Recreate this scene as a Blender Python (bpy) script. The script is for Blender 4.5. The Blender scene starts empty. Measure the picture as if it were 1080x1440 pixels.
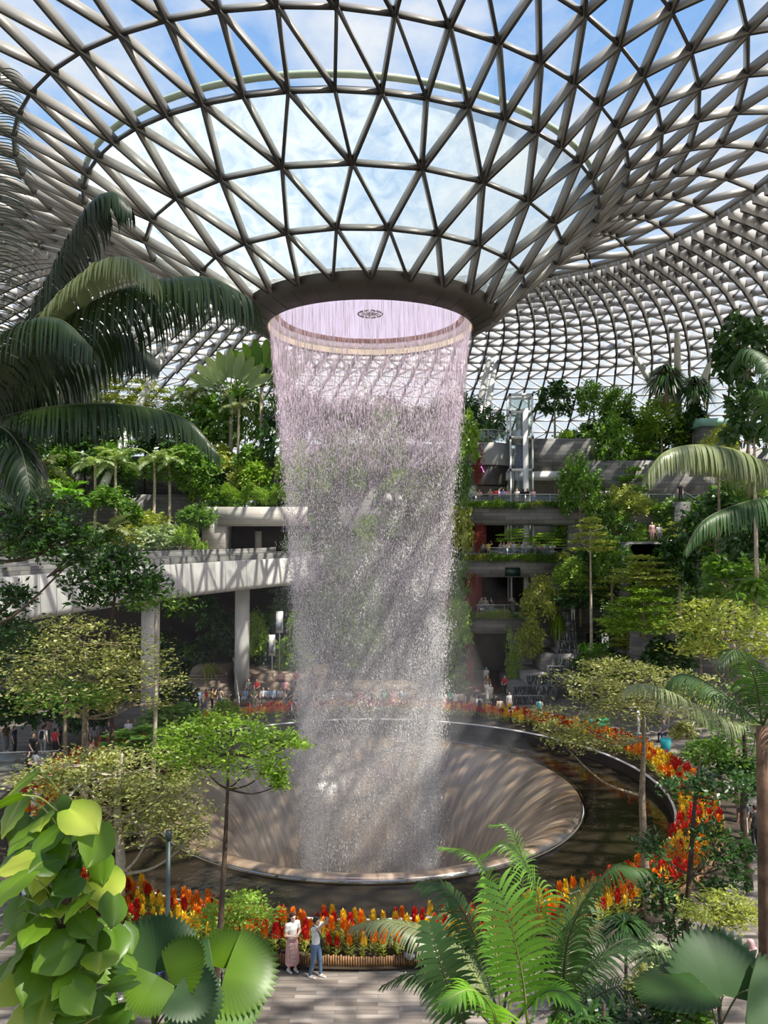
import bpy, math, random
import numpy as np
from mathutils import Vector, Matrix
PI = math.pi
F = 1080.0
PITCH = math.radians(2.172)
CP, SP = math.cos(PITCH), math.sin(PITCH)
CAMZ = 12.0
AX, AY = -0.71, 39.0            # axis of the fountain
scene = bpy.context.scene
COL = scene.collection

def P(px, py, Y):
    """world point seen at photo pixel (px,py) at depth Y"""
    u = (720 - py) / F
    dy = CP - SP * u; dz = SP + CP * u
    k = Y / dy
    return np.array([(px - 540) / F * k, Y, CAMZ + dz * k])
def G(px, py, z=0.0):
    u = (720 - py) / F
    dy = CP - SP * u; dz = SP + CP * u
    k = (z - CAMZ) / dz
    return np.array([(px - 540) / F * k, dy * k, z])
def nrm(v):
    v = np.asarray(v, float); return v / (np.linalg.norm(v) + 1e-12)

# ---------------------------------------------------------------- materials
MATS = {}
def newmat(name):
    m = bpy.data.materials.new(name); m.use_nodes = True
    nt = m.node_tree; nt.nodes.clear()
    out = nt.nodes.new('ShaderNodeOutputMaterial')
    MATS[name] = m
    return m, nt, out
def N(nt, t, **kw):
    n = nt.nodes.new(t)
    for k, v in kw.items():
        if k in n.inputs: n.inputs[k].default_value = v
        else: setattr(n, k, v)
    return n
def L(nt, a, b): nt.links.new(a, b)
def rgba(c): return (c[0], c[1], c[2], 1.0)
def plain(name, col, rough=.5, metal=0.0, spec=.5, var=.0, vscale=3.0, bump=0.0, bscale=20.0):
    m, nt, out = newmat(name)
    b = N(nt, 'ShaderNodeBsdfPrincipled'); b.inputs['Roughness'].default_value = rough
    b.inputs['Metallic'].default_value = metal; b.inputs['Specular IOR Level'].default_value = spec
    b.inputs['Base Color'].default_value = rgba(col)
    if var > 0 or bump > 0: tc = N(nt, 'ShaderNodeTexCoord')
    if var > 0:
        n = N(nt, 'ShaderNodeTexNoise'); n.inputs['Scale'].default_value = vscale; n.inputs['Detail'].default_value = 4
        L(nt, tc.outputs['Object'], n.inputs['Vector'])
        r = N(nt, 'ShaderNodeValToRGB')
        r.color_ramp.elements[0].position = .3; r.color_ramp.elements[1].position = .7
        r.color_ramp.elements[0].color = rgba([c * (1 - var) for c in col]); r.color_ramp.elements[1].color = rgba([min(1, c * (1 + var)) for c in col])
        L(nt, n.outputs['Fac'], r.inputs['Fac']); L(nt, r.outputs['Color'], b.inputs['Base Color'])
    if bump > 0:
        n2 = N(nt, 'ShaderNodeTexNoise'); n2.inputs['Scale'].default_value = bscale
        L(nt, tc.outputs['Object'], n2.inputs['Vector'])
        bp = N(nt, 'ShaderNodeBump'); bp.inputs['Strength'].default_value = bump
        L(nt, n2.outputs['Fac'], bp.inputs['Height']); L(nt, bp.outputs['Normal'], b.inputs['Normal'])
    L(nt, b.outputs[0], out.inputs[0])
    return m
def leafmat(name, c1, c2, trans=.3, rough=.42, tcol=None, c3=None):
    """leaf: colour picked per leaf by the point attribute 'v'"""
    m, nt, out = newmat(name)
    at = N(nt, 'ShaderNodeAttribute'); at.attribute_name = 'v'
    r = N(nt, 'ShaderNodeValToRGB')
    r.color_ramp.elements[0].color = rgba(c1); r.color_ramp.elements[1].color = rgba(c2)
    if c3:
        e = r.color_ramp.elements.new(.8); e.color = rgba(c2); r.color_ramp.elements[2].color = rgba(c3)
    L(nt, at.outputs['Fac'], r.inputs['Fac'])
    b = N(nt, 'ShaderNodeBsdfPrincipled'); b.inputs['Roughness'].default_value = rough
    b.inputs['Specular IOR Level'].default_value = .45
    L(nt, r.outputs['Color'], b.inputs['Base Color'])
    t = N(nt, 'ShaderNodeBsdfTranslucent')
    mx = N(nt, 'ShaderNodeMixRGB'); mx.blend_type = 'MULTIPLY'; mx.inputs['Fac'].default_value = 1
    mx.inputs['Color2'].default_value = rgba(tcol or (1.9, 2.0, .7))
    L(nt, r.outputs['Color'], mx.inputs['Color1']); L(nt, mx.outputs[0], t.inputs['Color'])
    s = N(nt, 'ShaderNodeMixShader'); s.inputs[0].default_value = trans
    L(nt, b.outputs[0], s.inputs[1]); L(nt, t.outputs[0], s.inputs[2]); L(nt, s.outputs[0], out.inputs[0])
    return m
def brick(name, c1, c2, mortar, bw, bh, rough=.6, axis='xz', msize=.012, var=.3, bump=.0):
    m, nt, out = newmat(name)
    tc = N(nt, 'ShaderNodeTexCoord'); sp = N(nt, 'ShaderNodeSeparateXYZ'); cb = N(nt, 'ShaderNodeCombineXYZ')
    L(nt, tc.outputs['Object'], sp.inputs[0])
    if axis == 'xz':
        ad = N(nt, 'ShaderNodeMath'); ad.operation = 'ADD'
        L(nt, sp.outputs[0], ad.inputs[0]); L(nt, sp.outputs[1], ad.inputs[1])
        L(nt, ad.outputs[0], cb.inputs[0]); L(nt, sp.outputs[2], cb.inputs[1])
    else:
        L(nt, sp.outputs[0], cb.inputs[0]); L(nt, sp.outputs[1], cb.inputs[1])
    bt = N(nt, 'ShaderNodeTexBrick')
    bt.inputs['Scale'].default_value = 1; bt.inputs['Brick Width'].default_value = bw; bt.inputs['Row Height'].default_value = bh
    bt.inputs['Mortar Size'].default_value = msize; bt.inputs['Bias'].default_value = 0
    bt.inputs['Color1'].default_value = rgba(c1); bt.inputs['Color2'].default_value = rgba(c2); bt.inputs['Mortar'].default_value = rgba(mortar)
    L(nt, cb.outputs[0], bt.inputs['Vector'])
    n = N(nt, 'ShaderNodeTexNoise'); n.inputs['Scale'].default_value = .45; n.inputs['Detail'].default_value = 6
    L(nt, tc.outputs['Object'], n.inputs['Vector'])
    mr = N(nt, 'ShaderNodeMapRange'); mr.inputs['To Min'].default_value = 1 - var; mr.inputs['To Max'].default_value = 1 + var
    L(nt, n.outputs['Fac'], mr.inputs['Value'])
    mx = N(nt, 'ShaderNodeMixRGB'); mx.blend_type = 'MULTIPLY'; mx.inputs['Fac'].default_value = 1
    L(nt, bt.outputs['Color'], mx.inputs['Color1']); L(nt, mr.outputs[0], mx.inputs['Color2'])
    b = N(nt, 'ShaderNodeBsdfPrincipled'); b.inputs['Roughness'].default_value = rough
    L(nt, mx.outputs[0], b.inputs['Base Color']); L(nt, b.outputs[0], out.inputs[0])
    return m

# ---------------------------------------------------------------- mesh builder
class MB:
    def __init__(s):
        s.V = []; s.Fq = []; s.Ft = []; s.Fn = []; s.mq = []; s.mt = []; s.mn = []; s.n = 0; s.A = []
    def add(s, V, quads=None, tris=None, mi=0, v=.5):
        V = np.asarray(V, float).reshape(-1, 3); k = len(V)
        s.V.append(V)
        s.A.append(np.full(k, v) if np.isscalar(v) else np.asarray(v, float))
        if quads is not None and len(quads):
            q = np.asarray(quads, int) + s.n; s.Fq.append(q); s.mq.append(np.full(len(q), mi) if np.isscalar(mi) else np.asarray(mi))
        if tris is not None and len(tris):
            t = np.asarray(tris, int) + s.n; s.Ft.append(t); s.mt.append(np.full(len(t), mi) if np.isscalar(mi) else np.asarray(mi))
        s.n += k
    def poly(s, idx, mi=0):
        s.Fn.append([i for i in idx]); s.mn.append(mi)
    def box(s, lo, hi, mi=0, v=.5):
        x0, y0, z0 = lo; x1, y1, z1 = hi
        V = [(x0, y0, z0), (x1, y0, z0), (x1, y1, z0), (x0, y1, z0), (x0, y0, z1), (x1, y0, z1), (x1, y1, z1), (x0, y1, z1)]
        s.add(V, [(3, 2, 1, 0), (4, 5, 6, 7), (0, 1, 5, 4), (1, 2, 6, 5), (2, 3, 7, 6), (3, 0, 4, 7)], mi=mi, v=v)
    def bars(s, A, B, U, w, d, mi=0, mi_bot=None):
        """deep blades from A to B; U unit 'outward' direction; blade hangs from 0 to -d along U"""
        A = np.asarray(A, float); B = np.asarray(B, float); U = np.asarray(U, float)
        T = B - A; T /= np.linalg.norm(T, axis=1)[:, None] + 1e-9
        S = np.cross(T, U); S /= np.linalg.norm(S, axis=1)[:, None] + 1e-9
        U2 = np.cross(S, T); h = S * (w / 2)
        n = len(A)
        V = np.stack([A - h, A + h, A + h - U2 * d, A - h - U2 * d, B - h, B + h, B + h - U2 * d, B - h - U2 * d], 1).reshape(-1, 3)
        q = np.array([(0, 1, 5, 4), (1, 2, 6, 5), (2, 3, 7, 6), (3, 0, 4, 7), (0, 3, 2, 1), (4, 5, 6, 7)])
        Q = (np.arange(n)[:, None, None] * 8 + q[None]).reshape(-1, 4)
        m = np.tile(np.array([mi, mi, mi if mi_bot is None else mi_bot, mi, mi, mi]), n)
        s.add(V, Q, mi=m)
    def tube(s, pts, rad, n=8, mi=0, v=.5, cap=True):
        pts = np.asarray(pts, float); k = len(pts)
        rad = np.full(k, rad) if np.isscalar(rad) else np.asarray(rad, float)
        T = np.gradient(pts, axis=0); T /= np.linalg.norm(T, axis=1)[:, None] + 1e-9
        ref = np.array([0, 0, 1.]) if abs(T[0][2]) < .9 else np.array([1., 0, 0])
        a = np.cross(T[0], ref); a /= np.linalg.norm(a)
        th = np.arange(n) * 2 * PI / n; V = []
        for i in range(k):
            a = a - T[i] * np.dot(a, T[i]); a /= np.linalg.norm(a) + 1e-9
            b = np.cross(T[i], a)
            V.append(pts[i] + rad[i] * (np.cos(th)[:, None] * a + np.sin(th)[:, None] * b))
        V = np.concatenate(V); Q = []
        for i in range(k - 1):
            for j in range(n):
                Q.append((i * n + j, i * n + (j + 1) % n, (i + 1) * n + (j + 1) % n, (i + 1) * n + j))
        base = s.n
        s.add(V, Q, mi=mi, v=v)
        if cap:
            s.poly([base + j for j in range(n)][::-1], mi); s.poly([base + (k - 1) * n + j for j in range(n)], mi)
    def lathe(s, prof, n=64, c=(0, 0, 0), mi=0, a0=0, a1=2 * PI, v=.5):
        prof = np.asarray(prof, float); full = abs(a1 - a0 - 2 * PI) < 1e-6
        m = n if full else n + 1
        th = a0 + (a1 - a0) * np.arange(m) / n
        V = np.stack([c[0] + prof[:, 0][:, None] * np.cos(th), c[1] + prof[:, 0][:, None] * np.sin(th), c[2] + np.repeat(prof[:, 1][:, None], m, 1)], -1).reshape(-1, 3)
        Q = []
        for i in range(len(prof) - 1):
            for j in range(n):
                j2 = (j + 1) % m if full else j + 1
                Q.append((i * m + j, i * m + j2, (i + 1) * m + j2, (i + 1) * m + j))
        s.add(V, Q, mi=mi, v=v)
    def mesh(s, name, mats=(), smooth=False, attr=True):
        V = np.concatenate(s.V) if s.V else np.zeros((0, 3))
        me = bpy.data.meshes.new(name)
        loops = []; tot = []; mi = []
        if s.Fq:
            q = np.concatenate(s.Fq); loops.append(q.ravel()); tot.append(np.full(len(q), 4)); mi.append(np.concatenate(s.mq))
        if s.Ft:
            t = np.concatenate(s.Ft); loops.append(t.ravel()); tot.append(np.full(len(t), 3)); mi.append(np.concatenate(s.mt))
        if s.Fn:
            loops.append(np.array([i for f in s.Fn for i in f])); tot.append(np.array([len(f) for f in s.Fn])); mi.append(np.array(s.mn))
        loops = np.concatenate(loops); tot = np.concatenate(tot); mi = np.concatenate(mi)
        me.vertices.add(len(V)); me.vertices.foreach_set('co', V.astype(np.float32).ravel())
        me.loops.add(len(loops)); me.loops.foreach_set('vertex_index', loops.astype(np.int32))
        me.polygons.add(len(tot))
        st = np.concatenate([[0], np.cumsum(tot)[:-1]])
        me.polygons.foreach_set('loop_start', st.astype(np.int32))
        try: me.polygons.foreach_set('loop_total', tot.astype(np.int32))
        except Exception: pass
        for m in mats: me.materials.append(m)
        me.polygons.foreach_set('material_index', mi.astype(np.int32))
        if attr:
            a = me.attributes.new('v', 'FLOAT', 'POINT'); a.data.foreach_set('value', np.concatenate(s.A).astype(np.float32))
        me.update(calc_edges=True)
        if smooth: me.polygons.foreach_set('use_smooth', np.ones(len(tot), dtype=bool))
        return me
    def build(s, name, mats=(), parent=None, smooth=False, loc=None, rz=0.0):
        if not isinstance(mats, (list, tuple)): mats = [mats]
        return link(name, s.mesh(name, mats, smooth), parent, loc, rz)

def link(name, data, parent=None, loc=None, rz=0.0, scale=None):
    o = bpy.data.objects.new(name, data); COL.objects.link(o)
    if parent is not None: o.parent = parent
    if loc is not None: o.location = [float(x) for x in loc]
    if rz: o.rotation_euler = (0, 0, rz)
    if scale is not None: o.scale = [float(x) for x in (scale if hasattr(scale, '__len__') else (scale,) * 3)]
    return o
def tag(o, label, cat, group=None):
    o['label'] = label; o['category'] = cat
    if group: o['group'] = group
    return o
def thing(name, label, cat, loc=(0, 0, 0), rz=0, group=None, scale=None):
    return tag(link(name, None, None, loc, rz, scale), label, cat, group)
def struct(o):
    o['kind'] = 'structure'; return o
def catmull(pts, m=8):
    pts = np.asarray(pts, float); p = np.vstack([2 * pts[0] - pts[1], pts, 2 * pts[-1] - pts[-2]]); out = []
    for i in range(1, len(p) - 2):
        for t in np.arange(m) / m:
            out.append(.5 * ((2 * p[i]) + (-p[i - 1] + p[i + 1]) * t + (2 * p[i - 1] - 5 * p[i] + 4 * p[i + 1] - p[i + 2]) * t * t + (-p[i - 1] + 3 * p[i] - 3 * p[i + 1] + p[i + 2]) * t ** 3))
    out.append(pts[-1]); return np.array(out)
SUN_E = 9.0; SUN_D = (-.45, .28, -.85); LAMP_E = 1100; SKY_E = 1.05; EXPO = 0.05; MIST_D = .022
# ---------------------------------------------------------------- the materials of the place
M_steel = plain('bar_metal', (.27, .255, .23), .42, .1)
M_steelf = plain('fin_metal', (.50, .49, .48), .45, .1)
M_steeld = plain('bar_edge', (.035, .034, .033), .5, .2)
M_white = plain('white_paint', (.72, .71, .68), .4, var=.06, vscale=.6)
M_whitecol = plain('column_paint', (.62, .61, .57), .45, var=.08, vscale=.5)
M_ringdark = plain('ring_dark', (.05, .042, .035), .45, .1, var=.2, vscale=.8)
M_stone = brick('stone_wall', (.135, .13, .123), (.25, .24, .225), (.05, .05, .05), 1.3, .32, .55)
M_stonel = brick('stone_wall_light', (.44, .41, .36), (.56, .52, .46), (.30, .28, .25), 1.4, .42, .65, var=.18)
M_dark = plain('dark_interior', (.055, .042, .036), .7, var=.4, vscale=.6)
M_beige = plain('beige_soffit', (.62, .57, .48), .6, var=.08)
M_redwall = plain('red_wall', (.20, .03, .025), .6, var=.5, vscale=1.2)
M_soil = plain('soil', (.045, .032, .02), .9, var=.4, vscale=4)
M_concrete = plain('concrete', (.30, .29, .27), .7, var=.12, vscale=.7)
M_wood = brick('wood_steps', (.20, .145, .10), (.28, .21, .15), (.08, .06, .04), 1.6, .14, .6)
M_bamboo = plain('bamboo', (.23, .12, .05), .5, var=.5, vscale=6)
M_bark = plain('bark', (.22, .17, .115), .85, var=.4, vscale=8, bump=.4, bscale=30)
M_barkd = plain('bark_dark', (.065, .042, .028), .85, var=.4, vscale=8, bump=.4, bscale=30)
M_barkp = plain('bark_pale', (.42, .36, .27), .8, var=.25, vscale=6, bump=.3, bscale=30)
M_rachis = plain('rachis', (.20, .24, .06), .45)
M_rachisd = plain('rachis_dark', (.06, .07, .025), .5)
M_black = plain('black', (.012, .012, .013), .4)
M_teal = plain('lamp_teal', (.045, .065, .065), .45, .3)
M_rail = plain('rail_steel', (.55, .55, .53), .3, .8)
L_bright = leafmat('leaf_bright', (.13, .25, .025), (.30, .42, .06), .38)
L_yellow = leafmat('leaf_yellow', (.20, .25, .04), (.42, .44, .11), .35)
L_mid = leafmat('leaf_mid', (.06, .15, .02), (.17, .29, .05), .33)
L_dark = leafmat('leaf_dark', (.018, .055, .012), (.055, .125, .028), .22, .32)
L_vari = leafmat('leaf_variegated', (.12, .15, .035), (.42, .42, .16), .3)
L_palm = leafmat('leaf_palm', (.016, .05, .012), (.05, .11, .024), .22, .5)
L_coco = leafmat('leaf_coconut_shaded', (.006, .016, .005), (.022, .045, .010), .10, .42)  # shade of the backlit left palm put into the leaf colour
L_palml = leafmat('leaf_palm_lit', (.16, .19, .085), (.26, .30, .15), .25, .4, tcol=(1.2, 1.3, .8))  # sunlit tone of the bright fronds put into the leaf colour
L_palmb = leafmat('leaf_palm_bright', (.10, .25, .03), (.22, .42, .06), .4, .33)
L_pothos = leafmat('leaf_pothos', (.035, .095, .006), (.13, .235, .014), .30, .40, c3=(.36, .42, .06))
L_red = leafmat('leaf_red', (.16, .025, .02), (.34, .07, .03), .3, .5, tcol=(1.3, .9, .8))
L_grey = leafmat('leaf_grey', (.22, .30, .13), (.42, .50, .28), .3)
def flower(name, c1, c2):
    return leafmat(name, c1, c2, .25, .6, tcol=(1.2, 1.1, .8))
C_red = flower('celosia_red', (.45, .012, .012), (.75, .03, .02))
C_yel = flower('celosia_yellow', (.82, .50, .02), (.95, .72, .05))
C_org = flower('celosia_orange', (.80, .17, .01), (.92, .36, .02))

def floor_mat():
    m, nt, out = newmat('plaza_planks')
    tc = N(nt, 'ShaderNodeTexCoord')
    bt = N(nt, 'ShaderNodeTexBrick'); bt.inputs['Scale'].default_value = 1
    bt.inputs['Brick Width'].default_value = 1.1; bt.inputs['Row Height'].default_value = .17; bt.inputs['Mortar Size'].default_value = .006
    bt.inputs['Color1'].default_value = rgba((.12, .10, .083)); bt.inputs['Color2'].default_value = rgba((.30, .26, .225)); bt.inputs['Mortar'].default_value = rgba((.10, .09, .08))
    L(nt, tc.outputs['Object'], bt.inputs['Vector'])
    mp = N(nt, 'ShaderNodeMapping'); mp.inputs['Scale'].default_value = (.9, 7, 1); L(nt, tc.outputs['Object'], mp.inputs[0])
    n = N(nt, 'ShaderNodeTexNoise'); n.inputs['Scale'].default_value = 1.5; n.inputs['Detail'].default_value = 6
    L(nt, mp.outputs[0], n.inputs['Vector'])
    mr = N(nt, 'ShaderNodeMapRange'); mr.inputs['To Min'].default_value = .5; mr.inputs['To Max'].default_value = 1.5; L(nt, n.outputs['Fac'], mr.inputs[0])
    mx = N(nt, 'ShaderNodeMixRGB'); mx.blend_type = 'MULTIPLY'; mx.inputs['Fac'].default_value = 1
    L(nt, bt.outputs['Color'], mx.inputs['Color1']); L(nt, mr.outputs[0], mx.inputs['Color2'])
    b = N(nt, 'ShaderNodeBsdfPrincipled'); b.inputs['Roughness'].default_value = .5
    L(nt, mx.outputs[0], b.inputs['Base Color']); L(nt, b.outputs[0], out.inputs[0])
    return m
M_floor = floor_mat()

def glass_mat(name, tint, gloss=.07, trans_w=0.0, wcol=(.8, .85, .85), noise=0, bump=0, rough=.03):
    """see-through pane: transparent + a little mirror + (water film) translucent white"""
    m, nt, out = newmat(name)
    t = N(nt, 'ShaderNodeBsdfTransparent'); t.inputs[0].default_value = rgba(tint)
    g = N(nt, 'ShaderNodeBsdfGlossy'); g.inputs['Roughness'].default_value = rough
    s = N(nt, 'ShaderNodeMixShader'); s.inputs[0].default_value = gloss
    L(nt, t.outputs[0], s.inputs[1]); L(nt, g.outputs[0], s.inputs[2]); last = s
    if trans_w > 0:
        tl = N(nt, 'ShaderNodeBsdfTranslucent'); tl.inputs[0].default_value = rgba(wcol)
        s2 = N(nt, 'ShaderNodeMixShader'); s2.inputs[0].default_value = trans_w
        if noise:
            tc = N(nt, 'ShaderNodeTexCoord'); n = N(nt, 'ShaderNodeTexNoise'); n.inputs['Scale'].default_value = noise; n.inputs['Detail'].default_value = 5; n.inputs['Distortion'].default_value = 1.2
            L(nt, tc.outputs['Object'], n.inputs['Vector'])
            mr = N(nt, 'ShaderNodeMapRange'); mr.inputs['From Min'].default_value = .3; mr.inputs['From Max'].default_value = .7
            mr.inputs['To Min'].default_value = trans_w * .35; mr.inputs['To Max'].default_value = min(1, trans_w * 1.6)
            L(nt, n.outputs['Fac'], mr.inputs[0]); L(nt, mr.outputs[0], s2.inputs[0])
        L(nt, s.outputs[0], s2.inputs[1]); L(nt, tl.outputs[0], s2.inputs[2]); last = s2
    L(nt, last.outputs[0], out.inputs[0])
    return m
M_glass = glass_mat('roof_glass', (.95, .97, .98), .04)
M_wetglass = glass_mat('wet_roof_glass', (.88, .93, .92), .06, .46, (.56, .61, .585), noise=1.0)
M_frit = glass_mat('fritted_panel', (.9, .9, .9), .04, .62, (.86, .85, .84))
M_lip = glass_mat('acrylic_edge', (.55, .52, .46), .25)
M_railglass = glass_mat('rail_glass', (.82, .88, .86), .10, .06)

def water_mats():
    m, nt, out = newmat('pool_water')
    b = N(nt, 'ShaderNodeBsdfPrincipled'); b.inputs['Base Color'].default_value = (.022, .017, .011, 1); b.inputs['Roughness'].default_value = .06
    b.inputs['IOR'].default_value = 1.4
    tc = N(nt, 'ShaderNodeTexCoord'); n = N(nt, 'ShaderNodeTexNoise'); n.inputs['Scale'].default_value = 2.2; n.inputs['Detail'].default_value = 3
    L(nt, tc.outputs['Object'], n.inputs['Vector'])
    bp = N(nt, 'ShaderNodeBump'); bp.inputs['Strength'].default_value = .10; bp.inputs['Distance'].default_value = .2
    L(nt, n.outputs['Fac'], bp.inputs['Height']); L(nt, bp.outputs[0], b.inputs['Normal']); L(nt, b.outputs[0], out.inputs[0])
    # basin: acrylic funnel under running water, brown reflection of the surroundings painted in
    m2, nt, out = newmat('basin_film')
    tc = N(nt, 'ShaderNodeTexCoord'); sp = N(nt, 'ShaderNodeSeparateXYZ'); L(nt, tc.outputs['Object'], sp.inputs[0])
    at = N(nt, 'ShaderNodeMath'); at.operation = 'ARCTAN2'; L(nt, sp.outputs[1], at.inputs[0]); L(nt, sp.outputs[0], at.inputs[1])
    cb = N(nt, 'ShaderNodeCombineXYZ')
    ms = N(nt, 'ShaderNodeMath'); ms.operation = 'MULTIPLY'; ms.inputs[1].default_value = 26; L(nt, at.outputs[0], ms.inputs[0])
    mz = N(nt, 'ShaderNodeMath'); mz.operation = 'MULTIPLY'; mz.inputs[1].default_value = .7; L(nt, sp.outputs[2], mz.inputs[0])
    L(nt, ms.outputs[0], cb.inputs[0]); L(nt, mz.outputs[0], cb.inputs[1])
    n = N(nt, 'ShaderNodeTexNoise'); n.inputs['Scale'].default_value = 1.0; n.inputs['Detail'].default_value = 5; n.inputs['Distortion'].default_value = .6
    L(nt, cb.outputs[0], n.inputs['Vector'])
    r = N(nt, 'ShaderNodeValToRGB'); r.color_ramp.elements[0].position = .42; r.color_ramp.elements[1].position = .72
    r.color_ramp.elements[0].color = (.16, .10, .055, 1); r.color_ramp.elements[1].color = (.48, .37, .26, 1)
    L(nt, n.outputs['Fac'], r.inputs['Fac'])
    b = N(nt, 'ShaderNodeBsdfPrincipled'); b.inputs['Roughness'].default_value = .30; b.inputs['Specular IOR Level'].default_value = 1.0; b.inputs['Coat Weight'].default_value = 1.0; b.inputs['Coat Roughness'].default_value = .3
    bp = N(nt, 'ShaderNodeBump'); bp.inputs['Strength'].default_value = .12; L(nt, n.outputs['Fac'], bp.inputs['Height']); L(nt, bp.outputs[0], b.inputs['Normal'])
    L(nt, r.outputs[0], b.inputs['Base Color']); L(nt, b.outputs[0], out.inputs[0])
    # drops
    m3, nt, out = newmat('water_drops')
    d = N(nt, 'ShaderNodeBsdfDiffuse'); d.inputs[0].default_value = (.93, .92, .91, 1)
    t = N(nt, 'ShaderNodeBsdfTranslucent'); t.inputs[0].default_value = (.93, .92, .91, 1)
    g = N(nt, 'ShaderNodeBsdfGlossy'); g.inputs['Roughness'].default_value = .15
    s = N(nt, 'ShaderNodeMixShader'); s.inputs[0].default_value = .5; L(nt, d.outputs[0], s.inputs[1]); L(nt, t.outputs[0], s.inputs[2])
    s2 = N(nt, 'ShaderNodeMixShader'); s2.inputs[0].default_value = .12; L(nt, s.outputs[0], s2.inputs[1]); L(nt, g.outputs[0], s2.inputs[2])
    L(nt, s2.outputs[0], out.inputs[0])
    # the thin broken sheet and the mist between the drops
    def sheet(name, lo, hi, sx, sz, cov):
        m, nt, out = newmat(name)
        tc = N(nt, 'ShaderNodeTexCoord'); sp = N(nt, 'ShaderNodeSeparateXYZ'); L(nt, tc.outputs['Object'], sp.inputs[0])
        at = N(nt, 'ShaderNodeMath'); at.operation = 'ARCTAN2'; L(nt, sp.outputs[1], at.inputs[0]); L(nt, sp.outputs[0], at.inputs[1])
        ms = N(nt, 'ShaderNodeMath'); ms.operation = 'MULTIPLY'; ms.inputs[1].default_value = sx; L(nt, at.outputs[0], ms.inputs[0])
        mz = N(nt, 'ShaderNodeMath'); mz.operation = 'MULTIPLY'; mz.inputs[1].default_value = sz; L(nt, sp.outputs[2], mz.inputs[0])
        cb = N(nt, 'ShaderNodeCombineXYZ'); L(nt, ms.outputs[0], cb.inputs[0]); L(nt, mz.outputs[0], cb.inputs[1])
        n = N(nt, 'ShaderNodeTexNoise'); n.inputs['Scale'].default_value = 1; n.inputs['Detail'].default_value = 6; n.inputs['Roughness'].default_value = .65
        L(nt, cb.outputs[0], n.inputs['Vector'])
        mr = N(nt, 'ShaderNodeMapRange'); mr.inputs['From Min'].default_value = .42; mr.inputs['From Max'].default_value = .72
        mr.inputs['To Min'].default_value = lo; mr.inputs['To Max'].default_value = hi; L(nt, n.outputs['Fac'], mr.inputs[0])
        av = N(nt, 'ShaderNodeAttribute'); av.attribute_name = 'v'
        mu = N(nt, 'ShaderNodeMath'); mu.operation = 'MULTIPLY'; L(nt, mr.outputs[0], mu.inputs[0]); L(nt, av.outputs['Fac'], mu.inputs[1])
        t = N(nt, 'ShaderNodeBsdfTransparent')
        d = N(nt, 'ShaderNodeBsdfDiffuse'); d.inputs[0].default_value = rgba(cov)
        tl = N(nt, 'ShaderNodeBsdfTranslucent'); tl.inputs[0].default_value = rgba(cov)
        s = N(nt, 'ShaderNodeMixShader'); s.inputs[0].default_value = .5; L(nt, d.outputs[0], s.inputs[1]); L(nt, tl.outputs[0], s.inputs[2])
        s2 = N(nt, 'ShaderNodeMixShader'); L(nt, mu.outputs[0], s2.inputs[0]); L(nt, t.outputs[0], s2.inputs[1]); L(nt, s.outputs[0], s2.inputs[2])
        L(nt, s2.outputs[0], out.inputs[0]); return m
    return m, m2, m3, sheet('water_sheet', .03, .52, 22, .35, (.85, .83, .83)), sheet('water_mist', .10, .40, 3, .5, (.82, .80, .79))
M_pool, M_basin, M_drops, M_sheet, M_mist = water_mats()
def emit(name, col, st):
    m, nt, out = newmat(name); e = N(nt, 'ShaderNodeEmission'); e.inputs[0].default_value = rgba(col); e.inputs[1].default_value = st
    L(nt, e.outputs[0], out.inputs[0]); return m
M_lid = emit('oculus_lid_glow', (.86, .74, .95), 1.0)  # translucent lid; the light on it is put in as lavender emission
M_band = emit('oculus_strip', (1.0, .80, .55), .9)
M_copper = plain('copper_band', (.42, .22, .15), .4, .3, var=.4, vscale=2)
# ---------------------------------------------------------------- the glass shell
PROF = np.array([(6.23, 23.48), (8.03, 24.95), (10.22, 26.54), (12.44, 28.05), (14.57, 29.59), (16.96, 30.74), (19.5, 31.86), (22, 33.0), (24.8, 34.0), (27.8, 34.8),
                 (31, 35.3), (34.5, 35.3), (38, 34.7), (42, 33.5), (46, 31.9), (50, 29.6), (54, 26.7), (58, 23.2), (62, 18.8), (66, 13)])
PCX = np.array([-.74, -1.07, -1.44, -1.99, -2.8, -3.79, -4.88, -5.6, -6.1, -6.3, -6.2, -6, -5.5, -5, -4.5, -4, -3.5, -3, -3, -3])
def prof_z(R): return np.interp(R, PROF[:, 0], PROF[:, 1])
def prof_cx(R): return np.interp(R, PROF[:, 0], PCX)
def shell_pt(R, th, off=0.0):
    R = np.asarray(R, float); th = np.asarray(th, float)
    z = prof_z(R) + off - 3.0 * np.clip(np.cos(th) * 1.25 - .1, 0, 1) * np.clip((R - 13) / 18, 0, 1)
    return np.stack(np.broadcast_arrays(prof_cx(R) + R * np.cos(th), AY + R * np.sin(th), z), -1)
def shell_n(R, th):
    dz = (prof_z(R + .4) - prof_z(R - .4)) / .8
    n = np.stack(np.broadcast_arrays(-dz * np.cos(th), -dz * np.sin(th), np.ones_like(th)), -1)
    return n / np.linalg.norm(n, axis=-1)[..., None]
def ray_shell(px, py, lo=60):
    for Y in np.arange(lo, 110, .25):
        p = P(px, py, Y); R = math.hypot(p[0] - prof_cx(30), p[1] - AY)
        if R > 30 and p[2] > prof_z(R): return p
    return P(px, py, 84)

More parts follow.
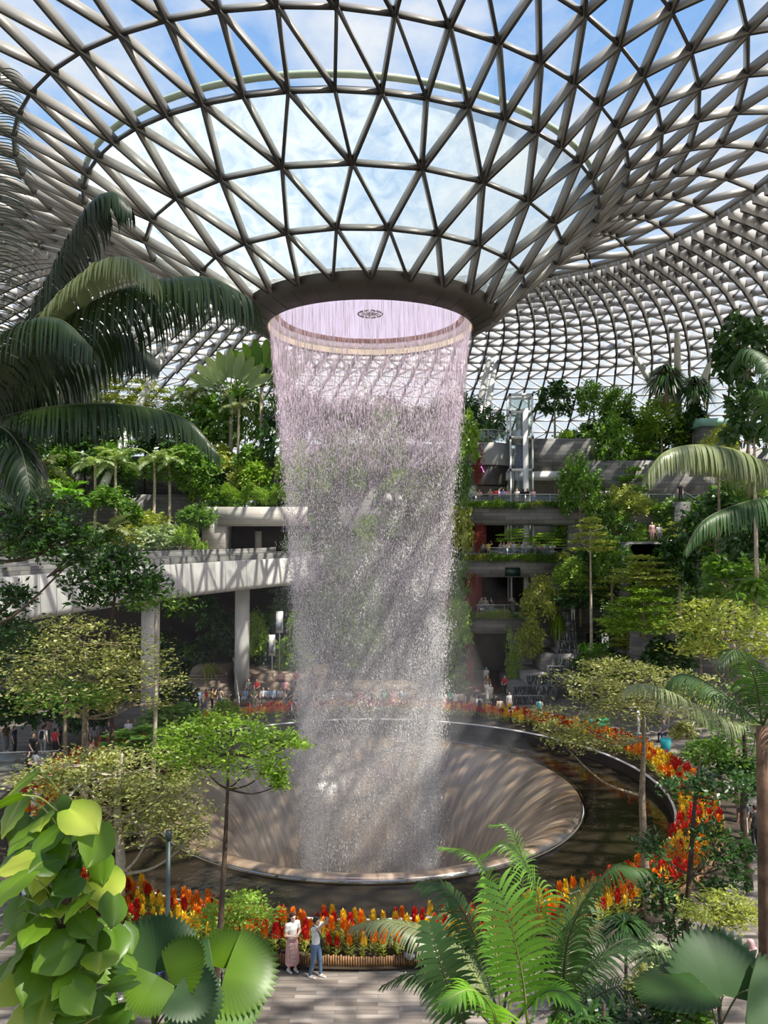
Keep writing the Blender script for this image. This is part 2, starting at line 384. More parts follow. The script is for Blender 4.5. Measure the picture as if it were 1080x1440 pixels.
def build_shell():
    # ---- steel grid
    bars = MB(); rods = []
    ringsA = [(PROF[i, 0], 24, .5 * (i % 2 == 0)) for i in range(3)]          # (R, count, phase)
    ringsB = [(PROF[i, 0], 48, 0 if (i % 2) else .5) for i in range(3, 10)]
    def node(R, n, ph, j):
        th = (j + ph) * 2 * PI / n - PI / 2 + .02
        return R, th
    def addbar(a, b, w, d):
        rods.append((a, b, w, d))
    R3p = 0
    ringsA[0] = (PROF[0, 0], 24, 0.0); ringsA[1] = (PROF[1, 0], 24, .5); ringsA[2] = (PROF[2, 0], 24, 0.0)
    allr = ringsA + ringsB
    for k, (R, n, ph) in enumerate(allr):
        for j in range(n):
            if k > 0: addbar(node(R, n, ph, j), node(R, n, ph, j + 1), .12, .34)
            if k + 1 < len(allr):
                R2, n2, ph2 = allr[k + 1]
                if n2 == n:
                    o = -1 if ph2 > ph else 0
                    addbar(node(R, n, ph, j), node(R2, n2, ph2, j + o), .12, .42)
                    addbar(node(R, n, ph, j), node(R2, n2, ph2, j + o + 1), .12, .42)
                else:                       # one node below feeds three above
                    for q in (-1, 0, 1): addbar(node(R, n, ph, j), node(R2, n2, ph2, 2 * j + q), .12, .42)
    # ---- the fine far grid
    RC = list(np.arange(27.8, 66.1, 1.42)); NC = 160
    lastR, lastn, lastph = allr[-1]
    TW = .012                                                   # the ribs wind slightly as they come down
    tang = lambda k, j: 2 * PI * j / NC - PI / 2 + TW * (RC[k] - RC[0])
    for k, R in enumerate(RC):
        for j in range(NC):
            th = tang(k, j); p = shell_pt(R, th)
            if p[1] < -6 or (p[1] < 18 and R > 45): continue
            near = R < 47; t2 = tang(k, j + 1)
            rods.append(((R, th), (R, t2), .07, .62 if near else .28))
            if k + 1 < len(RC):
                R2 = RC[k + 1]; u1 = tang(k + 1, j); u2 = tang(k + 1, j + 1)
                rods.append(((R, th), (R2, u1), .17, 1.0 if near else .6))
                if k % 2: rods.append(((R, th), (R2, u2), .065, .36 if near else .24))
                else: rods.append(((R, t2), (R2, u1), .065, .36 if near else .24))
    A = np.array([r[0] for r in rods]); B = np.array([r[1] for r in rods])
    pa = shell_pt(A[:, 0], A[:, 1]); pb = shell_pt(B[:, 0], B[:, 1])
    U = shell_n((A[:, 0] + B[:, 0]) / 2, np.arctan2((pa + pb)[:, 1] / 2 - AY, (pa + pb)[:, 0] / 2 + 3))
    for w, d in sorted({(r[2], r[3]) for r in rods}):
        s = np.array([r[2] == w and r[3] == d for r in rods])
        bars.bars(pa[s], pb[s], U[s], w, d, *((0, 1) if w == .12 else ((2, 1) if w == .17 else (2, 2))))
    # ---- glass
    def glass(Rs, n, skip=False):
        V = []; Q = []; m = n
        th = 2 * PI * np.arange(n) / n - PI / 2
        mb = MB()
        for R in Rs: V.append(shell_pt(np.full(n, R), th, .05))
        V = np.concatenate(V)
        for i in range(len(Rs) - 1):
            for j in range(n):
                q = (i * n + j, i * n + (j + 1) % n, (i + 1) * n + (j + 1) % n, (i + 1) * n + j)
                c = V[list(q)].mean(0)
                if skip and (c[1] < -6 or (c[1] < 18 and Rs[i] > 45)): continue
                Q.append(q)
        mb.add(V, Q); return mb
    roof = struct(glass(list(PROF[3:10, 0]) + RC[1:], 128, True).build('ceiling', M_glass, None, True))
    wet = glass(list(PROF[0:4, 0]), 96).build('wet_glass', M_wetglass, roof, True)
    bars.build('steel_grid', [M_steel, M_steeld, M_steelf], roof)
    # pale fritted sun panels on every second triangle of the far grid
    fr = MB(); V = []; T = []
    for k in range(len(RC) - 1):
        if RC[k] > 47.5: break
        for j in range(NC):
            if shell_pt(RC[k], tang(k, j))[1] < 26: continue
            p = [shell_pt(RC[k], tang(k, j), -.05), shell_pt(RC[k], tang(k, j + 1), -.05), shell_pt(RC[k + 1], tang(k + 1, j + 1), -.05), shell_pt(RC[k + 1], tang(k + 1, j), -.05)]
            tri = (0, 1, 3) if k % 2 == 0 else (0, 1, 2)
            b = len(V); V += [p[i] for i in tri]; T.append((b, b + 1, b + 2))
    fr.add(V, tris=T); fr.build('sun_panels', M_frit, roof)
    # gutter that rings the wet glass
    g = MB(); th = np.linspace(0, 2 * PI, 97); g.tube(shell_pt(np.full(97, PROF[3, 0] + .1), th, .34), .13, 8, cap=False)
    g.build('gutter', plain('gutter_green', (.42, .50, .36), .5), roof, True)
build_shell()

# ---------------------------------------------------------------- oculus ring
def build_oculus():
    r = thing('oculus_ring', 'dark round ring at the foot of the glass funnel that the waterfall drops from', 'ceiling ring', (AX, AY, 0))
    mb = MB(); mb.lathe([(6.35, 23.8), (6.42, 23.5), (6.2, 23.15), (5.28, 22.72), (5.2, 22.76), (5.2, 23.7), (6.1, 23.8)], 96, mi=0)
    jm = mb
    for k in range(32):
        a = 2 * PI * k / 32; u = np.array([math.cos(a), math.sin(a), 0])
        jm.tube([u * 6.2 + [0, 0, 23.145], u * 5.29 + [0, 0, 22.715]], .014, 4, mi=1)
    mb.build('soffit', [M_ringdark, M_black], r, True)
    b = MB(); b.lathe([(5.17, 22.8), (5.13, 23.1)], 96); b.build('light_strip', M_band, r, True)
    b = MB(); b.lathe([(5.12, 23.12), (4.85, 23.16), (4.85, 23.38)], 96); b.build('white_band', M_white, r, True)
    b = MB(); b.lathe([(4.85, 23.38), (4.7, 23.44), (4.66, 23.6)], 96); b.build('copper_band', M_copper, r, True)
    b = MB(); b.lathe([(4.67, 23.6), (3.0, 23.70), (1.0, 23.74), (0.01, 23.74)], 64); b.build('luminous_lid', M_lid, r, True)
    c = MB()
    for k in range(12):
        a0 = 2 * PI * k / 12 + .05; a = np.linspace(a0, a0 + .38, 5)
        c.tube(np.stack([.62 * np.cos(a), .62 * np.sin(a), np.full(5, 23.64)], -1), .045, 5)
        c.tube([(.18 * math.cos(a0), .18 * math.sin(a0), 23.64), (.5 * math.cos(a0), .5 * math.sin(a0), 23.64)], .02, 4)
    c.lathe([(0.01, 23.58), (.16, 23.58), (.18, 23.7)], 20)
    c.build('nozzle_ring', M_ringdark, r)
build_oculus()

# ---------------------------------------------------------------- falling water
WZ = np.array([22.9, 21.2, 18, 14.2, 10.5, 7, 3.5, 0, -3, -7]); WR = np.array([5.1, 4.9, 4.52, 4.19, 3.90, 3.6, 3.36, 3.14, 3.07, 3.0])
def wr(z): return np.interp(-np.asarray(z), -WZ, WR)
def build_water():
    rng = np.random.default_rng(5)
    w = thing('waterfall', 'tall round column of falling water dropping from the dark ceiling ring', 'waterfall', (AX, AY, 0))
    mb = MB()
    def drops(n, zlo, zhi, len0, len1, w0, w1, jit, edge=1.0):
        z = zlo + (zhi - zlo) * rng.random(n); th = rng.random(n) * 2 * PI
        R = wr(z) + rng.normal(0, 1, n) * jit
        ln = len0 + (len1 - len0) * rng.random(n) ** 2; wd = w0 + (w1 - w0) * rng.random(n) ** 2
        c = np.stack([R * np.cos(th), R * np.sin(th), z], -1)
        a = rng.random(n) * 2 * PI
        ux = np.stack([np.cos(a), np.sin(a), np.zeros(n)], -1) * wd[:, None]; uy = np.stack([-np.sin(a), np.cos(a), np.zeros(n)], -1) * wd[:, None]
        up = np.array([0, 0, 1.]) * ln[:, None]
        V = np.stack([c + up * 1.3, c + ux, c - ux * .5 + uy * .87, c - ux * .5 - uy * .87, c - up * .7], 1).reshape(-1, 3)
        t = np.array([(0, 1, 2), (0, 2, 3), (0, 3, 1), (4, 2, 1), (4, 3, 2), (4, 1, 3)])
        mb.add(V, tris=(np.arange(n)[:, None, None] * 5 + t[None]).reshape(-1, 3))
    drops(4200, 19.4, 22.7, .25, 1.3, .005, .012, .05)       # unbroken strings under the lip
    drops(11000, 16.0, 20.8, .04, .30, .008, .020, .10)
    drops(24000, 9.5, 18.5, .018, .09, .009, .026, .20)
    drops(34000, -1, 12, .015, .08, .009, .025, .28)
    drops(30000, -5, 5, .015, .10, .009, .026, .36)
    n = 16000; a0 = np.where(rng.random(n) < .5, PI, 0) + rng.normal(0, .42, n); z0 = -5 + 13 * rng.random(n) ** 1.3; R0 = wr(z0) + rng.normal(0, .3, n)
    c = np.stack([R0 * np.cos(a0), R0 * np.sin(a0), z0], -1); s = (.010 + .014 * rng.random(n))[:, None]                       # the two thick streams at the sides
    mb.add(np.stack([c + s * [0, 0, 3.2], c + s * [1, 0, 0], c + s * [-.5, .87, 0], c + s * [-.5, -.87, 0], c - s * [0, 0, 2.0]], 1).reshape(-1, 3), tris=(np.arange(n)[:, None, None] * 5 + np.array([(0, 1, 2), (0, 2, 3), (0, 3, 1), (4, 2, 1), (4, 3, 2), (4, 1, 3)])[None]).reshape(-1, 3))
    o = mb.build('falling_drops', M_drops, w); o['kind'] = 'stuff'
    for nm, off, mat, vv in (('water_sheet', 0, M_sheet, [.25, .3, .42, .45, .5, .58, .7, .8, .85, .8]), ('water_mist', .35, M_mist, [.0, .12, .28, .38, .5, .6, .75, .95, 1.0, .9])):
        b = MB(); n = 72
        zz = np.linspace(22.7, -6.5, 34)
        for z in zz:
            pass
        th = np.arange(n) * 2 * PI / n; V = []; A = []
        for z in zz:
            R = wr(z) + off * np.interp(z, [0, 22], [1.0, -.3]); V.append(np.stack([R * np.cos(th), R * np.sin(th), np.full(n, z)], -1)); A.append(np.full(n, np.interp(-z, -WZ, vv)))
        Q = [(i * n + j, i * n + (j + 1) % n, (i + 1) * n + (j + 1) % n, (i + 1) * n + j) for i in range(len(zz) - 1) for j in range(n)]
        b.add(np.concatenate(V), Q, v=np.concatenate(A)); b.build(nm, mat, w, True)
build_water()
def build_mist():
    m, nt, out = newmat('spray_haze')
    v = N(nt, 'ShaderNodeVolumeScatter'); v.inputs['Color'].default_value = (.97, .96, .95, 1); v.inputs['Density'].default_value = MIST_D; v.inputs['Anisotropy'].default_value = .1
    L(nt, v.outputs[0], out.inputs['Volume'])
    b = MB(); b.lathe([(.01, -5), (7.5, -2.5), (9.6, -.2), (8.6, 1.2), (6.6, 3.5), (5.2, 7), (4.6, 11), (.01, 12.5)], 40)
    o = b.build('spray_mist', m, bpy.data.objects['waterfall'], True); o['kind'] = 'stuff'
    m, nt, out = newmat('drifting_haze')
    v = N(nt, 'ShaderNodeVolumeScatter'); v.inputs['Color'].default_value = (.97, .95, .92, 1); v.inputs['Density'].default_value = MIST_D * .09; v.inputs['Anisotropy'].default_value = .1
    L(nt, v.outputs[0], out.inputs['Volume'])
    b = MB(); b.lathe([(.01, .2), (12, .2), (16, 3), (15, 7), (10, 12), (7, 14), (.01, 15)], 40, (-5, 6, 0))
    o = b.build('drifting_mist', m, bpy.data.objects['waterfall'], True); o['kind'] = 'stuff'
if MIST_D > 0: build_mist()

# ---------------------------------------------------------------- pool and basin
def RR(a):
    'outer radius of the flower bed: widest in front'
    return 16.1 + .9 * max(0, -math.sin(a)) ** 2
def build_pool():
    c = (AX, AY, 0)
    p = struct(link('fountain_basin', None, None, c))
    b = MB(); b.lathe([(10.36, -.56), (10.30, -.44), (10.15, -.38), (9.8, -.42), (9.2, -.66), (8.2, -1.3), (7.2, -2.2), (6.4, -3.4), (5.7, -5.0), (5.2, -7.0), (4.9, -9.2), (0.02, -9.5)], 128)
    b.build('basin_bowl', M_basin, p, True)
    b = MB(); b.lathe([(10.52, -.6), (10.51, -.40), (10.47, -.37), (10.43, -.40), (10.42, -.6)], 128)
    b.build('acrylic_lip', M_lip, p, True)
    def ell(m):
        for q in m.V: q[:, 1] = q[:, 1] * .965 - .45
        return m
    b = MB(); b.lathe([(10.3, -.56), (12.2, -.56), (14.6, -.56)], 128); ell(b).build('pool_water', M_pool, p)
    b = MB(); b.lathe([(14.20, -.7), (14.20, .03), (14.25, .05), (14.31, .03), (14.31, -.1)], 128); ell(b).build('pool_rim', M_white, p, True)
    b = MB(); b.lathe([(14.19, -.58), (14.19, -.02)], 128); ell(b).build('pool_wall', M_ringdark, p, True)
    s = MB(); s.lathe([(14.31, .02), (15.6, .14), (17.3, .08)], 128); ell(s).build('bed_soil', M_soil, p)
    e = thing('planter_edging', 'low brown bamboo edging wrapped around the flower bed ring', 'planter edging', c)
    e2 = MB(); n = 1500
    for k in range(n):
        a = 2 * PI * k / n; h = .36 + .02 * math.sin(k * 2.39) + .02 * math.sin(k * .21)
        x, y = RR(a) * math.cos(a), RR(a) * math.sin(a); e2.tube([(x, y, 0), (x, y, h)], .034, 5, v=(k * .618) % 1)
    e2.build('pickets', M_bamboo, e)
    f = MB(); rs = [14.5, 17, 22, 30, 45, 70, 110]; f.lathe([(r, 0) for r in rs], 96)
    fl = struct(f.build('floor', M_floor, None, loc=c)); fl.rotation_euler = (0, 0, 0)
build_pool()

# ---------------------------------------------------------------- terraced building at the back right
def sbox(name, lo, hi, mat, parent=None):
    b = MB(); b.box(lo, hi); return struct(b.build(name, mat, parent)) if parent is None else b.build(name, mat, parent)
PMS = {}
def post_mesh(h):
    if h not in PMS:
        q = MB(); q.tube([(0, 0, 0), (0, 0, h)], .025, 5); PMS[h] = q.mesh('post', [M_rail])
    return PMS[h]
def railing(name, pts, label, h=1.05, group=None):
    """glass balustrade along a polyline: glass panels, top rail, posts"""
    pts = [np.array(p, float) for p in pts]
    t = thing(name, label, 'railing', pts[0], group=group); o = pts[0]
    g = MB(); r = MB(); q = MB()
    for a, b in zip(pts[:-1], pts[1:]):
        g.bars([a - o + [0, 0, h - .05]], [b - o + [0, 0, h - .05]], [(0, 0, 1.)], .02, h - .12)
        r.tube([a - o + [0, 0, h], b - o + [0, 0, h]], .035, 6)
        n = max(1, int(np.linalg.norm(b - a) / 2.0))
        for i in range(n + 1):
            c = a + (b - a) * i / n - o; link('post', post_mesh(h), t, c)
    g.build('glass_panel', M_railglass, t); r.build('top_rail', M_rail, t)
    return t
FY = 64.0
LEV = [(4.35, 5.65), (9.0, 10.4), (13.35, 14.85)]
def build_right():
    for i, (z0, z1) in enumerate(LEV):
        x1 = (12.3, 17.5, 26.5)[i]
        sbox('balcony_slab', (5.4, FY, z0), (x1, FY + 2.0, z1), M_stone)
        sbox('balcony_floor', (5.4, FY + 4.6, z1 - .9), (x1, FY + 9, z1), M_concrete)
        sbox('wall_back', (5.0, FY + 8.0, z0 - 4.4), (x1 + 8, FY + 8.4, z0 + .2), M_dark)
    # red vine clad side wall strips, piers
    sbox('wall_left', (5.0, FY + .4, 0), (5.6, FY + 8.4, 14), M_redwall)
    sbox('wall_left', (6.2, FY + 1.2, 5.7), (8.3, FY + 1.6, 9.0), M_redwall)
    sbox('wall_left', (6.4, FY + 1.2, 10.4), (8.7, FY + 1.6, 13.3), M_redwall)
    sbox('wall_right', (10.6, FY + .2, 0), (16.8, FY + 1.9, 4.35), M_stone)
    sbox('wall_right', (12.3, FY + .1, 4.35), (20.5, FY + 1.9, 9.0), M_stone)
    sbox('wall_right', (15.4, FY + .1, 10.4), (21, FY + 1.9, 13.35), M_stone)
    sbox('trim_1', (10.8, FY + 4.5, 12.2), (17.0, FY + 4.9, 13.35), M_beige)
    # level four recess, sloped beige soffit bands
    b = MB()
    b.add([(6.6, FY + 7, 16.2), (20, FY + 7, 16.2), (20, FY + 3.2, 18.2), (6.6, FY + 3.2, 18.2), (6.6, FY + 7.2, 14.8), (20, FY + 7.2, 14.8)], [(0, 1, 2, 3), (4, 5, 1, 0)])
    struct(b.build('trim_2', M_beige))
    sbox('trim_3', (9.0, FY + 3.0, 17.3), (17.5, FY + 3.2, 18.1), M_white)
    sbox('wall_back', (11.6, FY + 3.1, 18.0), (18.5, FY + 3.6, 21.0), M_stone)
    sbox('wall_back', (17.5, FY + 2.6, 14.8), (30, FY + 3.6, 19.0), M_stone)
    # rounded upper balcony
    c = (9.0, 68.5, 0); b = MB(); b.lathe([(2.35, 18.6), (2.4, 20.55), (.1, 20.6)], 32, c, a0=PI * .95, a1=2.05 * PI); struct(b.build('upper_balcony', M_concrete, None, True))
    b = MB(); b.lathe([(2.2, 16.9), (2.3, 18.6), (.1, 18.6)], 32, c, a0=PI * .95, a1=2.05 * PI); b.lathe([(2.2, 16.9), (.1, 16.9)], 32, c, a0=PI * .95, a1=2.05 * PI); struct(b.build('canopy', M_ringdark, None, True))
    b = MB(); b.tube([P(676, 655, 66.0), P(681, 664, 66.0)], .05, 6); tag(b.build('light_tube', emit('pink_tube', (1, .25, .8), 3.0)), 'slanted pink light tube under the round upper balcony', 'light')
    a = np.linspace(PI * .98, 2.02 * PI, 9)
    railing('balustrade', [(9 + 2.3 * math.cos(t), 68.5 + 2.3 * math.sin(t), 20.6) for t in a], 'curved glass railing on the round topmost balcony')
    railing('balustrade', [(5.6, FY + .1, 14.85), (26.3, FY + .1, 14.85)], 'long glass railing on the top balcony beside the lift tower')
    railing('balustrade', [(5.6, FY + .1, 10.4), (17.3, FY + .1, 10.4)], 'glass railing on the middle balcony above the small dark screen')
    railing('balustrade', [(5.6, FY + .1, 5.65), (12.2, FY + .1, 5.65)], 'glass railing on the lowest balcony over the tunnel entrance')
    # tunnel: reddish paving
    b = MB(); b.box((5.6, FY - 3, 0.004), (10.6, FY + 8, .012)); struct(b.build('tunnel_floor', plain('red_paving', (.13, .065, .055), .5, var=.2)))
    # terraces on the right, stepped back
    T = [((12.3, 60.5, 0), (18.6, 64, 3.2)), ((18.6, 57.5, 0), (48, 64, 5.2)), ((20.5, 62.5, 5.2), (52, 68, 9.8)), ((21, 65.5, 9.8), (54, 72, 14.85)), ((26.5, 69, 14.85), (56, 78, 19.4)), ((5.6, 72.6, 14.8), (56, 78, 20.8))]
    for lo, hi in T: sbox('wall_right', lo, hi, M_stone)
    # stairs and rail at the right end of the top walk
    st = MB()
    for i in range(8): st.box((26.5 + .32 * i, FY + .2, 10.4), (26.5 + .32 * (i + 1), FY + 2, 14.7 - .19 * i))
    struct(st.build('stair', M_stone))
    a = P(960, 691, FY); b2 = P(995, 712, FY)
    railing('stair_railing', [a - [0, 0, 1], b2 - [0, 0, 1]], 'sloping steel stair railing at the right end of the top walkway')
    # teal edged roof block, far right
    sbox('wall_right', tuple(P(988, 640, 66)), tuple(P(1040, 596, 66) + [0, 3, 0]), M_stone)
    b = MB(); b.box(tuple(P(985, 598, 65.6)), tuple(P(1042, 588, 65.6) + [0, 3.5, 0])); struct(b.build('trim_4', plain('teal_edge', (.22, .42, .36), .5)))
    # screen
    s = thing('display_screen', 'small dark screen mounted on the slab under the middle balcony', 'screen', P(721, 804, FY - .12))
    b = MB(); b.box((-.62, 0, -.36), (.62, .1, .36)); b.build('bezel', M_black, s)
    b = MB(); b.box((-.56, -.012, -.30), (.56, 0, .30)); b.build('display', plain('screen_glass', (.02, .045, .035), .15), s)
build_right()

def build_lift():
    c = P(732, 760, 66.6); c[2] = 4.4
    t = thing('lift_tower', 'glass and white steel lift tower rising past the right balconies', 'lift tower', c)
    H = 24.6 - 4.4
    m = MB()
    for sx in (-.95, .95):
        for sy in (-.8, .8): m.box((sx - .07, sy - .07, 0), (sx + .07, sy + .07, H))
    m.box((.1, -1.0, 0), (.55, -.75, H - 1.2))
    m.build('mast', M_white, t)
    for z in (1.2, 5.8, 7.0, 10.6, 13.6, 16.4, 18.6, H - .1):
        r = MB(); r.box((-1.05, -.9, z), (1.05, -.75, z + .22)); r.box((-1.05, .75, z), (1.05, .9, z + .22)); r.box((-1.05, -.9, z), (-.9, .9, z + .22)); r.box((.9, -.9, z), (1.05, .9, z + .22)); r.build('cross_beam', M_white, t)
    g = MB(); g.box((-.92, -.77, 0), (.92, .77, H - .3)); g.build('glass_shaft', M_railglass, t)
    k = MB(); k.box((-.7, -.6, H - 4.2), (.7, .6, H - 3.0)); k.box((-.3, -.3, H - 3), (.3, .3, H - 1.5)); k.build('lift_machinery', M_rail, t)
    for x in (-.5, -.1, .3): cb = MB(); cb.tube([(x, 0, 0), (x, 0, H - 3)], .02, 5); cb.build('cable', M_black, t)
build_lift()

# ---------------------------------------------------------------- stepped cascade
def build_cascade():
    t = thing('water_cascade', 'dark stone stepped cascade with white water running down beside the tunnel', 'cascade', (13, 58, 0))
    o = np.array([13, 58, 0.])
    ms = MB(); mw = MB()
    tiers = [(720, 764, 1013, 0.0, .55, 56.8), (719, 780, 1001, .55, 1.15, 57.6), (738, 783, 989, 1.15, 1.8, 58.4), (770, 812, 974, 1.8, 2.35, 59.2),
             (776, 815, 963, 2.35, 2.85, 60.0), (782, 812, 952, 2.85, 3.4, 60.8), (784, 811, 940, 3.4, 4.0, 61.5), (785, 810, 928, 4.0, 4.7, 62.2), (787, 809, 914, 4.7, 5.4, 62.8), (789, 808, 900, 5.4, 6.2, 63.4)]
    for (x0, x1, py, z0, z1, y) in tiers:
        a = P(x0, 800, y)[0]; b = P(x1, 800, y)[0]
        ms.box((a - o[0], y - o[1], 0), (b - o[0], 64 - o[1], z1))
        mw.add([(a - o[0] + .1, y - .02 - o[1], z0 + .03), (b - o[0] - .1, y - .02 - o[1], z0 + .03), (b - o[0] - .1, y - .02 - o[1], z1 - .03), (a - o[0] + .1, y - .02 - o[1], z1 - .03)], [(0, 1, 2, 3)])
        mw.box((a - o[0] + .1, y - .03 - o[1], z1 - .02), (b - o[0] - .1, y + .25 - o[1], z1 + .03))
    ms.build('stone_steps', M_stone, t)
    m, nt, out = newmat('cascade_water')
    tc = N(nt, 'ShaderNodeTexCoord'); mp = N(nt, 'ShaderNodeMapping'); mp.inputs['Scale'].default_value = (7, 1, 1.2); L(nt, tc.outputs['Object'], mp.inputs[0])
    n = N(nt, 'ShaderNodeTexNoise'); n.inputs['Scale'].default_value = 1.6; n.inputs['Detail'].default_value = 5; L(nt, mp.outputs[0], n.inputs['Vector'])
    r = N(nt, 'ShaderNodeValToRGB'); r.color_ramp.elements[0].position = .52; r.color_ramp.elements[1].position = .78
    r.color_ramp.elements[0].color = (.035, .038, .038, 1); r.color_ramp.elements[1].color = (.55, .58, .58, 1); L(nt, n.outputs['Fac'], r.inputs['Fac'])
    b = N(nt, 'ShaderNodeBsdfPrincipled'); b.inputs['Roughness'].default_value = .15; L(nt, r.outputs[0], b.inputs['Base Color']); L(nt, b.outputs[0], out.inputs[0])
    mw.build('running_water', m, t)
    # raised planter block beside it
    a = P(741, 975, 60.2); b = P(777, 944, 60.2)
    sbox('planter_block', (a[0], 59.6, 0), (b[0], 62.5, b[2]), M_stone)
    # two diagonal handrails
    h = thing('cascade_handrail', 'slanting steel double handrail running up beside the stepped cascade', 'handrail', G(806, 993))
    A = G(806, 993); B = P(842, 950, 62.0); m = MB()
    m.tube([(0, 0, .95), tuple(B - A + [0, 0, .0])], .06, 6); m.build('rail', M_rail, h); m = MB(); m.tube([(.3, 0, .95), tuple(B - A + [.3, 0, 0])], .06, 6); m.build('rail', M_rail, h)
    for q in (0, .5, 1.0):
        p = (B - A) * q + np.array([0, 0, .95 * (1 - q)]); link('post', post_mesh(.95), h, p - [0, 0, .95])
build_cascade()

# ---------------------------------------------------------------- left side: guideway bridge, terraces, stands
def build_left():
    # top-edge and bottom-edge of the pale girder, from the near left end to behind the water
    path = [(-120, 821, 30.0), (0, 815, 34.0), (110, 806, 39.5), (220, 797, 46.0), (320, 790, 53.5), (420, 783, 61.5), (442, 781.5, 63.5)]
    top = np.array([P(x, y, d) for x, y, d in path]); top[:, 2] = np.interp(np.arange(7), [0, 6], [10.3, 10.75])
    top = catmull(top, 6)
    T = np.gradient(top, axis=0); T[:, 2] = 0; T /= np.linalg.norm(T, axis=1)[:, None]
    Nn = np.stack([T[:, 1], -T[:, 0], np.zeros(len(T))], -1)       # outward, toward the pool
    H = 2.15
    b = thing('guideway_bridge', 'pale panelled girder bridge curving across the left side behind the trees', 'bridge', top[0]); o = top[0]
    def ext(sec, name, mat, sm=False):
        m = MB(); k = len(sec); V = np.stack([top - o + Nn * s[0] + np.array([0, 0, s[1]]) for s in sec], 1).reshape(-1, 3)
        Q = [(i * k + j, i * k + j + 1, (i + 1) * k + j + 1, (i + 1) * k + j) for i in range(len(top) - 1) for j in range(k - 1)]
        m.add(V, Q); return m if name == 'girder' else m.build(name, mat, b, sm)
    jm = ext([(0, 0), (.10, -H * .82), (.02, -H * .95), (-.25, -H), (-4.2, -H), (-4.4, -H * .9), (-4.4, 0), (0, 0)], 'girder', M_white)
    ext([(-.35, .02), (-.35, .42), (-.5, .42), (-.5, .02)], 'kerb_wall', M_stone)
    ext([(-3.9, .02), (-3.9, .75), (-4.1, .75), (-4.1, .02)], 'kerb_wall', M_stone)
    L0 = np.concatenate([[0], np.cumsum(np.linalg.norm(np.diff(top, axis=0), axis=1))])
    for s in np.arange(.6, L0[-1], 1.25):
        p = np.array([np.interp(s, L0, top[:, i]) for i in range(3)]) - o; n = np.array([np.interp(s, L0, Nn[:, i]) for i in range(3)])
        jm.tube([p + n * .015, p + n * .115 + [0, 0, -H * .82], p + n * .03 + [0, 0, -H * .95]], .014, 4, mi=1)
    jm.build('girder', [M_white, plain('joint_grey', (.28, .28, .27), .6)], b)
    r = MB(); r.tube([p - o + n * -.4 + [0, 0, .5] for p, n in zip(top, Nn)], .03, 5); r.build('top_rail', M_rail, b)
    # its columns
    for (px, py, Y, lab) in ((212, 852, 47.6, 'thick round grey column under the bridge behind the left trees'), (341, 832, 58.5, 'shaded round column under the far end of the bridge')):
        p = P(px, py, Y); p[2] = 0
        m = MB(); m.tube([(0, 0, 0), (0, 0, 8.35)], .55, 24); tag(m.build('bridge_column', M_whitecol, None, True, loc=p), lab, 'column')
    # pale stone terrace wall with the dark opening
    sbox('wall_left', (P(312, 0, 66)[0], 66, 13.3), (-6.6, 67, 14.95), M_stonel)
    sbox('wall_left', (P(290, 0, 66)[0], 66.2, 10.8), (P(322, 0, 66)[0], 69, 14.95), M_stonel)
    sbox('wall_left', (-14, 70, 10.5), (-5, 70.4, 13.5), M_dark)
    sbox('door_1', (P(362, 0, 69)[0], 69.6, 10.9), (P(371, 0, 69)[0], 69.9, 12.9), M_beige)
    sbox('terrace_slab', (-34, 62.5, 9.9), (-5.2, 76, 10.8), M_stone)  # terrace floor, put in also to roof the recess and keep it dark
    sbox('terrace_slab', (-15.5, 67, 14.6), (-5, 76, 14.95), M_concrete)
    sbox('wall_left', (-60, 60, 9.9), (-15.8, 61, 12.6), M_stone)
    sbox('terrace_slab', (-60, 61, 9.9), (-15.8, 76, 12.3), M_soil)
    sbox('wall_left', (-60, 69, 12.3), (-15.5, 76, 16.2), M_stone)
    sbox('wall_left', (-60, 74, 16.2), (-3, 80, 20.2), M_stone)
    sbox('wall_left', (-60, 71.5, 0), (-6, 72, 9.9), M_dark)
    sbox('wall_back', (-6.6, 67, 0), (5.4, 68, 20.5), M_stone)
    # audience stands
    s = MB(); xs0, xs1 = P(338, 0, 57)[0], P(455, 0, 57)[0]
    for i in range(4): s.box((xs0, 56.2 + 1.0 * i, 0), (xs1, 57.2 + 1.0 * i + (0 if i < 3 else 4), .45 * (i + 1)))
    struct(s.build('wood_stand', M_wood))
    s = MB(); xs0, xs1 = P(262, 0, 57)[0], P(335, 0, 57)[0]
    for i in range(12): s.box((xs0, 56 + .42 * i, 0), (xs1 - .12 * i, 56.42 + .42 * i + (0 if i < 11 else 3), .17 * (i + 1)))
    struct(s.build('wood_stair', M_wood))
    s = MB(); s.box((P(462, 0, 57)[0], 58.5, 0), (P(600, 0, 57)[0], 59.5, .45)); s.box((P(462, 0, 57)[0], 59.5, 0), (P(600, 0, 57)[0], 62, .9)); struct(s.build('wood_stand', M_wood))
    railing('stand_railing', [G(336, 1006) , P(328, 960, 61) * [1, 1, 0] + [0, 0, 2.0]], 'sloping handrail between the wooden stairs and the seating tiers')
build_left()

